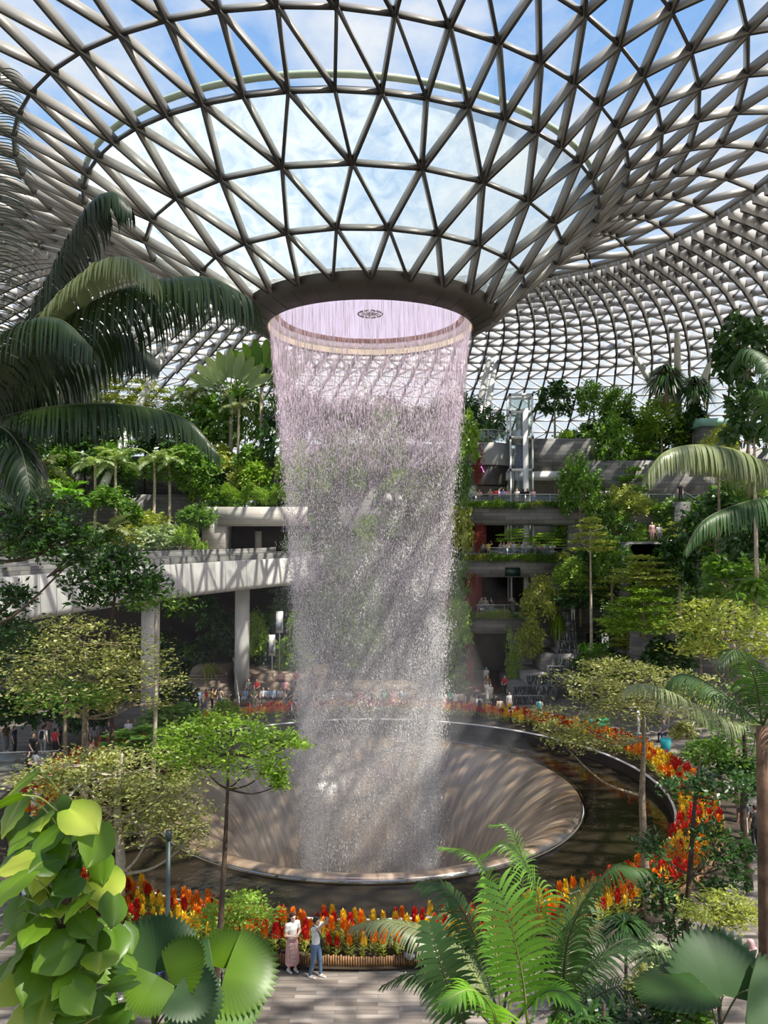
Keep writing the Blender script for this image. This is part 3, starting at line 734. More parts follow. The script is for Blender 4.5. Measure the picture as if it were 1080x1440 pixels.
def build_columns():
    defs = [(200, 562, 243, 466, 72, .42, 'slanting white roof column above the forest on the left'),
            (668, 606, 691, 488, 74, .40, 'slanting grey roof column left of the lift tower'),
            (688, 560, 699, 498, 76, .36, 'thin white roof column leaning behind the grey one by the lift tower'),
            (935, 570, 865, 456, 72, .36, 'white roof column leaning left behind the spiky palms'),
            (953, 560, 952, 420, 70, .36, 'upright grey roof column between the two spiky palms'),
            (966, 590, 1021, 456, 72, .36, 'white roof column leaning right beside the spiky palms'),
            (945, 560, 936, 476, 75, .36, 'thin pale roof column half hidden behind the left spiky palm'),
            (520, 600, 480, 500, 74, .38, 'slanting white roof column seen through the waterfall'),
            (525, 600, 508, 520, 76, .34, 'thinner white roof column seen through the waterfall')]
    for x0, y0, x1, y1, Y, r, lab in defs:
        a = P(x0, y0, Y); b = ray_shell(x1, y1)
        d = (b - a) / np.linalg.norm(b - a); a2 = a - d * max(0, (a[2] - 15.5) / max(d[2], .3))
        m = MB(); q = np.array([a2 * (1 - t) + b * t for t in np.linspace(0, 1, 7)])
        m.tube(q - a2, [r * .8, r * .95, r, r, r * .9, r * .7, r * .4], 16)
        c = tag(m.build('roof_column', M_whitecol, None, True, loc=a2), lab, 'column')
        k = MB(); k.lathe([(.02, .25), (r * .5, .2), (r * .55, -.3)], 12, tuple(b - a2)); k.build('cap_joint', M_steel, c)
build_columns()

# backdrop beyond the shell foot: open ground far outside
b = MB(); b.lathe([(110, -.5), (400, -.5)], 64, (0, 40, 0)); struct(b.build('outside_ground', plain('far_ground', (.35, .38, .33), .8)))
# ---------------------------------------------------------------- plant shapes
def leaf_diamonds(mb, C, D, Nn, ln, wd, mi=0, v=None, rng=None):
    """small leaves: folded diamonds. C base points, D direction, Nn normal"""
    n = len(C)
    D = D / (np.linalg.norm(D, axis=1)[:, None] + 1e-9)
    S = np.cross(D, Nn); S /= np.linalg.norm(S, axis=1)[:, None] + 1e-9
    Nn = np.cross(S, D)
    ln = np.broadcast_to(ln, (n,))[:, None]; wd = np.broadcast_to(wd, (n,))[:, None]
    V = np.stack([C, C + D * ln * .45 + S * wd * .5 + Nn * wd * .12, C + D * ln, C + D * ln * .45 - S * wd * .5 + Nn * wd * .12], 1).reshape(-1, 3)
    t = np.array([(0, 1, 2), (0, 2, 3)])
    if v is None: v = rng.random(n)
    mb.add(V, tris=(np.arange(n)[:, None, None] * 4 + t[None]).reshape(-1, 3), mi=mi, v=np.repeat(v, 4))
def rnd_dir(rng, n, up=.0, flat=1.0):
    d = rng.normal(size=(n, 3)); d[:, 2] = d[:, 2] * flat + up
    return d / (np.linalg.norm(d, axis=1)[:, None] + 1e-9)
def rough_leaves(mb, rng, cent, sig, per, ln, wd, out=None, upn=.8, flat=.5, droop=-.1, outb=.5):
    """leaves scattered round cluster centres"""
    cent = np.asarray(cent, float); k = len(cent)
    C = np.repeat(cent, per, 0) + rng.normal(size=(k * per, 3)) * np.asarray(sig)
    n = len(C); ctr = cent.mean(0) if out is None else out
    D = rnd_dir(rng, n, droop, flat); o = C - ctr; o /= np.linalg.norm(o, axis=1)[:, None] + 1e-9
    D = D + o * outb
    Nn = rnd_dir(rng, n, upn, 1.0)
    s = .7 + .6 * rng.random(n)
    leaf_diamonds(mb, C, D, Nn, ln * s, wd * s, rng=rng)
def sphere_pts(rng, k, hemi=-.5):
    out = []
    while len(out) < k:
        p = rng.normal(size=3); p /= np.linalg.norm(p)
        if p[2] > hemi: out.append(p * (.55 + .45 * rng.random() ** .5))
    return np.array(out)
# unit crowns (half extent ~1) as meshes, several variants of each kind
CROWN = {}
def make_crowns():
    for vi in range(3):
        rng = np.random.default_rng(100 + vi)
        b = MB(); c = sphere_pts(rng, 70); rough_leaves(b, rng, c, .13, 34, .17, .085); CROWN['bush', vi] = b.mesh('bush_crown')
        b = MB(); c = sphere_pts(rng, 46); rough_leaves(b, rng, c, .13, 22, .30, .16, droop=-.3); CROWN['broad', vi] = b.mesh('broad_crown')
        # layered crown: flat plates of leaf on spreading branches
        b = MB(); c = []
        for lev in range(5):
            z = -.75 + 1.5 * lev / 4; rr = (1.0, .95, .82, .62, .35)[lev]
            for q in range(int(30 * rr)):
                a = rng.random() * 2 * PI; r = rr * rng.random() ** .5
                c.append((r * math.cos(a), r * math.sin(a), z + rng.normal() * .06 - .10 * r))
        rough_leaves(b, rng, c, (.12, .12, .035), 34, .115, .06, upn=2.2, flat=.25, droop=.05); CROWN['layer', vi] = b.mesh('layered_crown')
        # small leaved airy crown (variegated) with flat fans
        b = MB(); c = []
        for q in range(120):
            a = rng.random() * 2 * PI; r = rng.random() ** .55; h = rng.random()
            c.append((r * math.cos(a), r * math.sin(a), (h * 1.6 - .8) * (1 - .55 * r) - .08 * r))
        rough_leaves(b, rng, c, (.10, .10, .035), 36, .075, .042, upn=1.8, flat=.3, droop=.05); CROWN['airy', vi] = b.mesh('airy_crown')
        # climber on a wall: flat in y, hanging
        b = MB(); c = []
        for q in range(90):
            x = rng.normal() * .42; z = rng.random() * 2 - 1
            c.append((np.clip(x, -1, 1), -.5 + rng.random() * .7, z))
        rough_leaves(b, rng, c, (.13, .10, .09), 22, .13, .085, droop=-.6, upn=.4, flat=.7, out=np.array([0, 1.0, .6])); CROWN['vine', vi] = b.mesh('climber_leaves')
        # trailing edge planting, long in x
        b = MB(); c = np.stack([rng.random(90) * 2 - 1, rng.normal(size=90) * .3, rng.normal(size=90) * .35], -1)
        rough_leaves(b, rng, c, (.05, .25, .3), 9, .30, .18, droop=-.5, upn=.7, flat=1); CROWN['trail', vi] = b.mesh('trailing_leaves')
        # spiky rosettes
        b = MB(); n = 260; th = rng.random(n) * 2 * PI; el = np.arcsin(-.35 + 1.3 * rng.random(n)).clip(-.4, 1.45)
        D = np.stack([np.cos(th) * np.cos(el), np.sin(th) * np.cos(el), np.sin(el)], -1)
        blades(b, np.zeros((n, 3)), D, 1.0 + .3 * rng.random(n), .085, .75, rng); CROWN['spiky', vi] = b.mesh('spiky_rosette')
        # fern / cordyline clump
        b = MB(); n = 120; th = rng.random(n) * 2 * PI; el = .15 + 1.2 * rng.random(n)
        D = np.stack([np.cos(th) * np.cos(el), np.sin(th) * np.cos(el), np.sin(el)], -1)
        blades(b, rng.normal(size=(n, 3)) * [.35, .35, .05] - [0, 0, .8], D, .9 + .8 * rng.random(n), .10, .8, rng); CROWN['fern', vi] = b.mesh('fern_blades')
def blades(mb, B, D, ln, w, droop, rng, seg=5, v=None, taper=True):
    """ribbon leaves bending down"""
    n = len(B); ln = np.broadcast_to(ln, (n,)); t = np.linspace(0, 1, seg + 1)
    D = D / (np.linalg.norm(D, axis=1)[:, None] + 1e-9)
    S = np.cross(D, [0, 0, 1.]); S /= np.linalg.norm(S, axis=1)[:, None] + 1e-6
    C = B[:, None] + D[:, None] * (ln[:, None] * t)[..., None] - np.array([0, 0, 1.]) * (ln[:, None] * droop * t ** 2)[..., None]
    prof = np.sin(PI * (t * .86 + .12)) if taper else np.ones_like(t)
    wv = np.broadcast_to(w, (n,))[:, None] * prof
    V = np.stack([C - S[:, None] * wv[..., None] * .5, C + S[:, None] * wv[..., None] * .5], 2).reshape(-1, 3)
    q = np.array([(2 * i, 2 * i + 1, 2 * i + 3, 2 * i + 2) for i in range(seg)])
    m = 2 * (seg + 1)
    if v is None: v = rng.random(n)
    mb.add(V, (np.arange(n)[:, None, None] * m + q[None]).reshape(-1, 4), v=np.repeat(v, m))
make_crowns()

def frond(mb, path, leaf, nleaf, width=.03, droop=.6, sweep=.5, vfold=.35, rng=None, start=.12, tipshrink=.35, rad=.02, mir=1, seg=6, vv=None, sides=(-1, 1), both=None, up0=(0, 0, 1.)):
    """pinnate palm leaf along a 3-D path: rachis (material 1) and two rows of leaflets (material 0)"""
    p = catmull(path, 10); s = np.concatenate([[0], np.cumsum(np.linalg.norm(np.diff(p, axis=0), axis=1))]); s /= s[-1]
    mb.tube(p, rad * (1.05 - .85 * s), 6, mi=mir)
    T = np.gradient(p, axis=0); T /= np.linalg.norm(T, axis=1)[:, None]
    u = np.linspace(start, .995, nleaf)
    B = np.stack([np.interp(u, s, p[:, i]) for i in range(3)], -1); TT = np.stack([np.interp(u, s, T[:, i]) for i in range(3)], -1)
    up = np.array(up0); sd = np.cross(TT, up); l = np.linalg.norm(sd, axis=1)
    ref = np.cross(p[-1] - p[0], up); ref /= np.linalg.norm(ref) + 1e-9
    sd = np.where(l[:, None] > .15, sd / (l[:, None] + 1e-9), ref)
    sgn = np.sign((sd * ref).sum(1)); sgn[sgn == 0] = 1; sd = sd * sgn[:, None]
    nn = np.cross(sd, TT)
    shape = np.minimum(1, np.minimum((u - start + .06) / .22, 1)) * (1 - (1 - tipshrink) * np.clip((u - .45) / .55, 0, 1) ** 1.6)
    t = np.linspace(0, 1, seg + 1)
    for side in sides:
        n = nleaf; ln = leaf * shape * (.93 + .14 * rng.random(n))
        sw = sweep + .5 * u ** 2 + rng.normal(size=n) * .035
        D = sd * (side * np.cos(sw))[:, None] + TT * np.sin(sw)[:, None] + nn * (vfold + rng.normal(size=n) * .05)[:, None]
        D /= np.linalg.norm(D, axis=1)[:, None]
        dr = droop * (.85 + .3 * rng.random(n))
        # bend progressively toward the ground, keeping length
        C = [B]; d = D.copy()
        for k in range(seg):
            d = d + np.array([0, 0, -1.]) * (dr * (1.6 / seg))[:, None] * (.4 + 1.2 * (k + 1) / seg); d /= np.linalg.norm(d, axis=1)[:, None]
            C.append(C[-1] + d * (ln / seg)[:, None])
        C = np.stack(C, 1)
        wv = width * np.array([.55, .95, 1.0, .9, .7, .42, .06])[:seg + 1] if seg == 6 else width * np.sin(PI * (t * .85 + .13))
        W = TT[:, None] * wv[None, :, None] * .5 * np.ones((n, 1, 1))
        V = np.stack([C - W, C + W], 2).reshape(-1, 3)
        q = np.array([(2 * i, 2 * i + 1, 2 * i + 3, 2 * i + 2) for i in range(seg)]); m = 2 * (seg + 1)
        v = rng.random(n) if vv is None else np.clip(vv + rng.normal(size=n) * .15, 0, 1)
        mb.add(V, (np.arange(n)[:, None, None] * m + q[None]).reshape(-1, 4), v=np.repeat(v, m))
# a small palm crown used far away: fronds as unit meshes radiating
def arc_path(L, a0, a1, n=7, az=0.0, lift=(0, 0, 0)):
    pts = [np.array(lift, float)]; d = L / (n - 1)
    for i in range(n - 1):
        a = a0 + (a1 - a0) * ((i + .5) / (n - 1)) ** 1.2
        pts.append(pts[-1] + d * np.array([math.cos(a) * math.cos(az), math.cos(a) * math.sin(az), math.sin(a)]))
    return np.array(pts)
FROND = {}
def make_fronds():
    rng = np.random.default_rng(9)
    for k, (a0, a1, dr) in enumerate(((1.25, -.2, .35), (.8, -.75, .5), (.35, -1.0, .6))):
        b = MB(); frond(b, arc_path(1.0, a0, a1), .34, 34, .03, dr, .45, .25, rng, rad=.012, seg=4); FROND['feather', k] = b.mesh('frond', [L_palm, M_rachis])
        b = MB(); frond(b, arc_path(1.0, a0, a1), .40, 16, .085, dr * .6, .45, .15, rng, rad=.014, seg=4); FROND['wide', k] = b.mesh('frond', [L_palmb, M_rachis])
make_fronds()
def palm(name, label, base, top, r, kind='feather', n=12, seed=0, leafm=None, group=None, trunkm=None, trad=.10, share=None):
    """palm tree: trunk child and n frond children"""
    rng = np.random.default_rng(seed); base = np.array(base, float); top = np.array(top, float)
    t = thing(name, label, 'palm', base, group=group)
    b = MB(); h = top - base; q = np.array([h * s + np.array([.12 * math.sin(3 * s + seed), .1 * math.sin(2.2 * s), 0]) * (s * (1 - s)) * 2 for s in np.linspace(0, 1, 9)])
    b.tube(q, np.linspace(trad * 1.2, trad * .8, 9), 8); b.build('trunk', trunkm or M_barkp, t, True)
    for i in range(n):
        k = (0, 1, 1, 2)[i % 4] if n > 4 else i % 3
        me = FROND[kind, k]
        o = link('frond', me, t, h + [0, 0, -.05]); o.rotation_euler = (rng.normal() * .1, rng.normal() * .1, i * 2.39996 + rng.normal() * .15)
        s = r * (.85 + .3 * rng.random()); o.scale = (s, s, s)
        if leafm is not None:
            o.material_slots[0].link = 'OBJECT'; o.material_slots[0].material = leafm
    return t
def trunk_mesh(pts, rad, branches=(), n=8):
    b = MB(); b.tube(catmull(pts, 5), np.interp(np.linspace(0, 1, (len(pts) - 1) * 5 + 1), np.linspace(0, 1, len(rad)), rad), n)
    for br in branches:
        pb = catmull(br[0], 4); b.tube(pb, np.linspace(br[1], br[1] * .3, len(pb)), 6)
    return b
TREE_N = [0]
def tree(name, label, c, half, base_z, kind='layer', leafm=None, barkm=None, trad=.12, group=None, cat='tree', lean=(0, 0), bran=7, vi=None, rz=None, bare=0.0):
    """root at the foot of the trunk; children trunk and foliage"""
    TREE_N[0] += 1; k = TREE_N[0]; rng = np.random.default_rng(k)
    c = np.array(c, float); half = np.array(half, float)
    t = thing(name, label, cat, (c[0] + lean[0], c[1] + lean[1], base_z), group=group)
    o = np.array([c[0] + lean[0], c[1] + lean[1], base_z]); top = c - o
    hgt = top[2]
    pts = [np.zeros(3), top * [.3, .3, .4], top * [.75, .75, .72], top * [1, 1, 1] - [0, 0, half[2] * .2], top + [0, 0, half[2] * .5]]
    br = []
    for i in range(bran):
        a = i * 2.4 + rng.random(); f = .55 + .4 * rng.random(); z0 = top[2] - half[2] * (.9 - 1.2 * (i / max(1, bran)))
        z0 = max(z0, hgt * .25)
        s = top * [1, 1, 0] * min(1, z0 / max(hgt, .1)) + [0, 0, z0]
        e = top * [1, 1, 0] + np.array([math.cos(a) * half[0] * f, math.sin(a) * half[1] * f, z0 + half[2] * .35])
        br.append(([s, (s * .5 + e * .5) - [0, 0, half[2] * .06], e], trad * .34))
    trunk_mesh(pts, [trad, trad * .85, trad * .6, trad * .4, trad * .12], br).build('trunk', barkm or M_bark, t, True)
    me = CROWN[kind, (k % 3) if vi is None else vi].copy(); me.materials.clear(); me.materials.append(leafm or L_mid)
    f = link('foliage', me, t, top, rz if rz is not None else rng.random() * 6.28, half)
    return t
MESHCACHE = {}
def crown_mesh(kind, vi, mat):
    key = (kind, vi, mat.name)
    if key not in MESHCACHE:
        me = CROWN[kind, vi].copy(); me.materials.clear(); me.materials.append(mat); MESHCACHE[key] = me
    return MESHCACHE[key]
SHN = [0]
def shrub(name, label, c, half, kind, mat, group=None, cat='shrub', rz=None):
    SHN[0] += 1; k = SHN[0]; rng = random.Random(k)
    o = link(name, crown_mesh(kind, k % 3, mat), None, c, (rng.random() * 6.28 if rz is None else rz), half)
    return tag(o, label, cat, group)
# ---------------------------------------------------------------- people: one smooth surface grown round tapered limbs
def surfnet(D, org, h):
    ins = D < 0; nx, ny, nz = D.shape
    cs = (nx - 1, ny - 1, nz - 1); P0 = np.zeros(cs + (3,)); cnt = np.zeros(cs)
    cor = [(0, 0, 0), (1, 0, 0), (0, 1, 0), (1, 1, 0), (0, 0, 1), (1, 0, 1), (0, 1, 1), (1, 1, 1)]
    sl = lambda A, c: A[c[0]:c[0] + nx - 1, c[1]:c[1] + ny - 1, c[2]:c[2] + nz - 1]
    for i in range(8):
        for ax in range(3):
            if cor[i][ax]: continue
            c2 = list(cor[i]); c2[ax] = 1
            a = sl(D, cor[i]); b = sl(D, c2); m = (a < 0) != (b < 0)
            t = np.where(m, a / np.where(m, a - b, 1), 0)
            for k in range(3): P0[..., k] += np.where(m, cor[i][k] + (t if k == ax else 0), 0)
            cnt += m
    act = cnt > 0; idx = -np.ones(cs, int); idx[act] = np.arange(act.sum())
    I = np.stack(np.nonzero(act), -1); V = (I + P0[act] / cnt[act][:, None]) * h + org
    Q = []
    for ax in range(3):
        u, v = [(1, 2), (2, 0), (0, 1)][ax]
        lo = [slice(None)] * 3; hi = [slice(None)] * 3; lo[ax] = slice(0, -1); hi[ax] = slice(1, None)
        a = ins[tuple(lo)]; b = ins[tuple(hi)]; E = np.stack(np.nonzero(a != b), -1)
        ok = (E[:, u] > 0) & (E[:, v] > 0) & (E[:, u] < D.shape[u] - 1) & (E[:, v] < D.shape[v] - 1); E = E[ok]
        fl = a[tuple(E.T)]
        def at(du, dv):
            e = E.copy(); e[:, u] += du; e[:, v] += dv; return idx[tuple(e.T)]
        q = np.stack([at(-1, -1), at(0, -1), at(0, 0), at(-1, 0)], -1)
        q[~fl] = q[~fl][:, ::-1]; Q.append(q)
    return V, np.concatenate(Q)
def cone_d(X, c):
    a, b = np.array(c[0], float), np.array(c[1], float); ab = b - a; l = (ab * ab).sum() + 1e-9
    t = np.clip(((X - a) @ ab) / l, 0, 1); sc = np.array(c[5]) if len(c) > 5 and c[5] is not None else None
    d = X - a - t[..., None] * ab
    if sc is not None: d = d / sc
    return np.sqrt((d * d).sum(-1)) - (c[2] + t * (c[3] - c[2]))
def blob(cones, h, k=.03, pad=.06):
    """cones: (a, b, ra, rb, part[, axis scale]); returns V, Q, part index per vertex"""
    A = np.array([c[0] for c in cones] + [c[1] for c in cones], float); r = max(max(c[2], c[3]) for c in cones) * 1.5 + pad
    lo = A.min(0) - r; hi = A.max(0) + r; n = np.ceil((hi - lo) / h).astype(int) + 1
    ax = [lo[i] + np.arange(n[i]) * h for i in range(3)]
    X = np.stack(np.meshgrid(*ax, indexing='ij'), -1)
    D = None
    for c in cones:
        d = cone_d(X, c)
        if D is None: D = d
        else:
            kk = c[6] if len(c) > 6 else k
            hh = np.clip(.5 + .5 * (D - d) / kk, 0, 1); D = D * (1 - hh) + d * hh - kk * hh * (1 - hh)
    V, Q = surfnet(D, lo, h)
    dd = np.stack([cone_d(V, c) for c in cones], 0); part = np.array([c[4] for c in cones])[dd.argmin(0)]
    return V, Q, part
SKIN, TOP, LEG, HAIR, SHOE = range(5)
def skeleton(pose):
    J = dict(pel=(0, 0, .93), chest=(0, -.01, 1.28), neck=(0, 0, 1.45), head=(0, -.02, 1.60),
             hipL=(.09, 0, .90), hipR=(-.09, 0, .90), knL=(.10, -.03, .50), knR=(-.10, -.03, .50), anL=(.10, .02, .09), anR=(-.10, .02, .09),
             shL=(.18, 0, 1.40), shR=(-.18, 0, 1.40), elL=(.24, .03, 1.12), elR=(-.24, .03, 1.12), wrL=(.24, -.05, .87), wrR=(-.24, -.05, .87))
    J.update(pose); return {k: np.array(v, float) for k, v in J.items()}
POSES = dict(
    stand={}, 
    walk=dict(knL=(.1, -.16, .52), anL=(.1, -.22, .10), knR=(-.1, .04, .50), anR=(-.1, .26, .16), wrL=(.22, .14, .90), wrR=(-.22, -.20, .92), elR=(-.25, -.04, 1.13)),
    phone=dict(elL=(.24, -.16, 1.24), wrL=(.07, -.30, 1.45), elR=(-.24, -.16, 1.24), wrR=(-.06, -.30, 1.45)),
    armup=dict(elR=(-.30, -.14, 1.46), wrR=(-.16, -.30, 1.68), wrL=(.2, -.12, .9)),
    lean=dict(chest=(0, -.10, 1.24), neck=(0, -.15, 1.40), head=(0, -.20, 1.54), shL=(.18, -.13, 1.35), shR=(-.18, -.13, 1.35), elL=(.24, -.22, 1.10), elR=(-.24, -.22, 1.10), wrL=(.10, -.40, 1.08), wrR=(-.10, -.40, 1.08)),
    sit=dict(pel=(0, 0, .53), hipL=(.09, 0, .52), hipR=(-.09, 0, .52), knL=(.12, -.42, .52), knR=(-.11, -.42, .52), anL=(.12, -.40, .09), anR=(-.11, -.44, .09), chest=(0, .0, .88), neck=(0, -.02, 1.05), head=(0, -.05, 1.20),
             shL=(.18, 0, 1.0), shR=(-.18, 0, 1.0), elL=(.24, -.06, .74), elR=(-.24, -.06, .74), wrL=(.12, -.30, .64), wrR=(-.12, -.30, .64)),
    sitback=dict(pel=(0, 0, .53), hipL=(.09, 0, .52), hipR=(-.09, 0, .52), knL=(.16, -.42, .56), knR=(-.13, -.40, .54), anL=(.16, -.62, .12), anR=(-.13, -.50, .09), chest=(0, .10, .87), neck=(0, .12, 1.04), head=(0, .10, 1.20),
             shL=(.18, .12, .99), shR=(-.18, .12, .99), elL=(.27, .2, .76), elR=(-.24, -.0, .72), wrL=(.24, .26, .52), wrR=(-.1, -.26, .62)),
    crouch=dict(pel=(0, .12, .38), hipL=(.1, .1, .38), hipR=(-.1, .1, .38), knL=(.15, -.24, .50), knR=(-.15, -.22, .44), anL=(.13, -.06, .09), anR=(-.13, -.02, .09), chest=(0, -.04, .70), neck=(0, -.10, .86), head=(0, -.17, .99),
             shL=(.18, -.08, .81), shR=(-.18, -.08, .81), elL=(.22, -.24, .62), elR=(-.22, -.24, .62), wrL=(.08, -.42, .62), wrR=(-.08, -.42, .62)),
)
def body_cones(J, female=False, skirt=False, shorts=False, sleeve=.55, long_hair=False):
    B = []
    def c(a, b, ra, rb, part, sc=None, k=.035): B.append((a, b, ra, rb, part, sc, k))
    c(J['pel'], J['chest'], .125, .135, TOP, (1.12, .78, 1)); c(J['chest'], (J['neck'] + J['chest']) / 2, .135, .115, TOP, (1.2, .78, 1))
    c(J['shL'], J['shR'], .068, .068, TOP)
    c(J['pel'] - [0, 0, .0], J['pel'] - [0, 0, .03], .13, .13, LEG, (1.15, .85, 1))
    c(J['neck'] - [0, 0, .04], J['neck'] + [0, 0, .06], .05, .048, SKIN)
    c(J['head'] - [0, .0, .045], J['head'] + [0, .01, .03], .070, .088, SKIN, (.92, 1.02, 1.12), .02)
    c(J['head'] + [0, .03, .045], J['head'] + [0, .045, .0], .092, .085, HAIR, (.95, 1.0, 1.0), .01)
    if long_hair: c(J['head'] + [0, .07, .0], J['neck'] + [0, .085, -.10], .07, .05, HAIR, (1.25, .7, 1), .015)
    c(J['head'] + [0, -.095, -.02], J['head'] + [0, -.10, -.035], .012, .016, SKIN, None, .012)
    for s in 'LR':
        sh, el, wr_ = J['sh' + s], J['el' + s], J['wr' + s]
        m = sh + (el - sh) * sleeve
        c(sh, m, .066, .056, TOP, None, .02); c(m, el, .046, .040, SKIN if sleeve < 1 else TOP, None, .015)
        c(el, wr_, .041, .028, SKIN if sleeve <= 1 else TOP, None, .015)
        d = nrm(wr_ - el); c(wr_, wr_ + d * .09, .030, .034, SKIN, (1, .8, 1), .015)
        c(wr_ + d * .09, wr_ + d * .17, .026, .014, SKIN, None, .01)
        side = nrm(np.cross(d, [0, 0, 1.]) + 1e-3); c(wr_ + d * .03, wr_ + d * .09 + side * (.035 if s == 'L' else -.035) , .014, .011, SKIN, None, .01)
        hp, kn, an = J['hip' + s], J['kn' + s], J['an' + s]
        c(hp, kn, .092, .062, LEG, None, .03); c(kn, an, .060, .042, SKIN if shorts else LEG, None, .03)
        f = nrm([kn[0] - hp[0], min(kn[1] - hp[1], -.05) if kn[1] - hp[1] < .3 else -.1, 0]) if J['pel'][2] < .7 else np.array([.0, -1, 0])
        c(an + [0, .02, -.045], an + f * .15 + [0, 0, -.055], .045, .038, SHOE, (1, 1, .9), .015)
    if skirt:
        z = J['pel'][2]
        c(J['pel'] - [0, 0, .02], J['pel'] * [1, 1, 0] + [0, 0, z * .42 if z > .7 else z - .1], .15, .20, LEG, (1, .8, 1), .03)
    return B
PMESH = {}
def person_mesh(key, pose, h=.022, **kw):
    J = skeleton(POSES[pose]); V, Q, part = blob(body_cones(J, **kw), h)
    b = MB(); b.add(V, Q, mi=part[Q[:, 0]]); me = b.mesh('person', [None] * 5, True, attr=False)
    for m in ('skin',) : pass
    PMESH[key] = me
def make_people():
    h = .024
    for pz in ('stand', 'walk', 'phone', 'armup', 'lean', 'sit', 'sitback', 'crouch'):
        person_mesh((pz, 'm'), pz, h)
        if pz in ('stand', 'walk', 'phone', 'sit', 'lean'): person_mesh((pz, 'f'), pz, h, female=True, long_hair=True, skirt=(pz in ('stand', 'phone')), shorts=pz in ('stand', 'phone'))
        if pz in ('stand', 'walk', 'sit'): person_mesh((pz, 's'), pz, h, shorts=True)
make_people()
CL = {}
def cloth(col):
    if col not in CL: CL[col] = plain('cloth_%s' % col, dict(white=(.78, .77, .75), black=(.014, .014, .016), grey=(.22, .22, .23), red=(.55, .03, .03), blue=(.06, .14, .42), lightblue=(.35, .52, .72), navy=(.02, .03, .07),
        beige=(.55, .45, .33), pink=(.75, .40, .42), green=(.03, .50, .24), yellow=(.75, .55, .10), teal=(.03, .42, .45), brown=(.16, .09, .05), denim=(.09, .15, .25), cream=(.72, .66, .52), olive=(.14, .15, .07), lilac=(.5, .4, .62),
        skin=(.58, .36, .25), skinp=(.70, .47, .36), skind=(.26, .14, .08), hair=(.018, .013, .011))[col], .7)
    return CL[col]
PN = [0]
def person(label, loc, pose, top, leg, face=0.0, sex='m', scale=1.0, group=None, skin=None, shoe=None, hair='hair', bag=None, hat=None):
    """face: direction the figure looks, degrees; 0 = toward the camera, 90 = to the right of the picture"""
    PN[0] += 1
    me = PMESH.get((pose, sex)) or PMESH[(pose, 'm')]
    o = link('person', me, None, loc, math.radians(face), scale)
    sk = skin or ('skin', 'skinp', 'skin')[PN[0] % 3]
    for i, m in enumerate((sk, top, leg, hair, shoe or ('white', 'black', 'grey')[PN[0] % 3])):
        o.material_slots[i].link = 'OBJECT'; o.material_slots[i].material = cloth(m)
    tag(o, label, 'person', group)
    hz = skeleton(POSES[pose])
    if bag:
        b = MB(); p = hz['chest'] + [0, .19, -.02]; V, Q, _ = blob([((p[0], p[1], p[2] + .12), (p[0], p[1] + .02, p[2] - .16), .10, .12, 0, (1.2, .6, 1))], .04)
        b.add(V, Q); q = b.build('backpack', cloth(bag), None, True, loc=loc, rz=math.radians(face)); q.scale = (scale,) * 3
        tag(q, bag + ' backpack on the back of the ' + label, 'backpack')
        q['label'] = ' '.join(q['label'].split()[:16])
    if hat:
        b = MB(); c = hz['head']; b.lathe([(.01, .13), (.06, .125), (.10, .07), (.105, .03), (.155, .01)], 14, tuple(c + [0, .02, .02])); q = b.build('hat', cloth(hat), o, True); q['label'] = hat + ' hat'
    return o
# ---------------------------------------------------------------- near plants
def cluster_tree(name, label, base, trunk, clusters, Y, leaf, mat, bark, trad, ln=.14, wd=.07, dens=1.0, flat=.35, seed=1, cat='tree', dep=1.0, upn=1.6, droop=0, branch=True, thin=1.0):
    """tree traced by its trunk points and the leaf masses of its crown (px, py, half w, half h, [depth])"""
    rng = np.random.default_rng(seed); base = np.array(base, float)
    t = thing(name, label, cat, base)
    tp = [np.zeros(3)] + [P(*q) - base if len(q) == 3 else P(q[0], q[1], Y) - base for q in trunk]
    mb = MB(); c = []; br = []
    for q in clusters:
        y = q[4] if len(q) > 4 else Y + rng.normal() * .15 * dep
        p = P(q[0], q[1], y) - base; hw = q[2] / F * y; hh = q[3] / F * y
        n = max(4, int(dens * (hw * hw * 5 + 3)))
        s = sphere_pts(rng, n, -.6) * [hw, hw * dep, hh]
        cc = p + s
        rough_leaves(mb, rng, cc, (hw * .16 + ln * .6, hw * .16 + ln * .6, (hw * .10 + ln * .35) * flat * 2), max(6, int(26 * thin)), ln, wd, out=p - [0, 0, hh], upn=upn, flat=flat, droop=droop)
        if branch:
            T = np.array(tp); k = np.argmin(np.linalg.norm((T - p) * [1, 1, .6], axis=1) + np.where(T[:, 2] > p[2] + .1, 3.0, 0)); s0 = tp[k]
            br.append(([s0, s0 * .5 + p * .5 + [0, 0, -.12 * np.linalg.norm(p - s0)], p], trad * .38))
            for e in cc[:: max(1, len(cc) // 5)]: br.append(([p * .8 + s0 * .2, p * .4 + e * .6, e], trad * .13))
    trunk_mesh(tp, [trad * 1.15, trad * .95, trad * .6, trad * .2], br).build('trunk', bark, t, True)
    mb.build('foliage', mat, t)
    return t
def gb(px, Y): p = P(px, 720, Y); p[2] = 0; return p

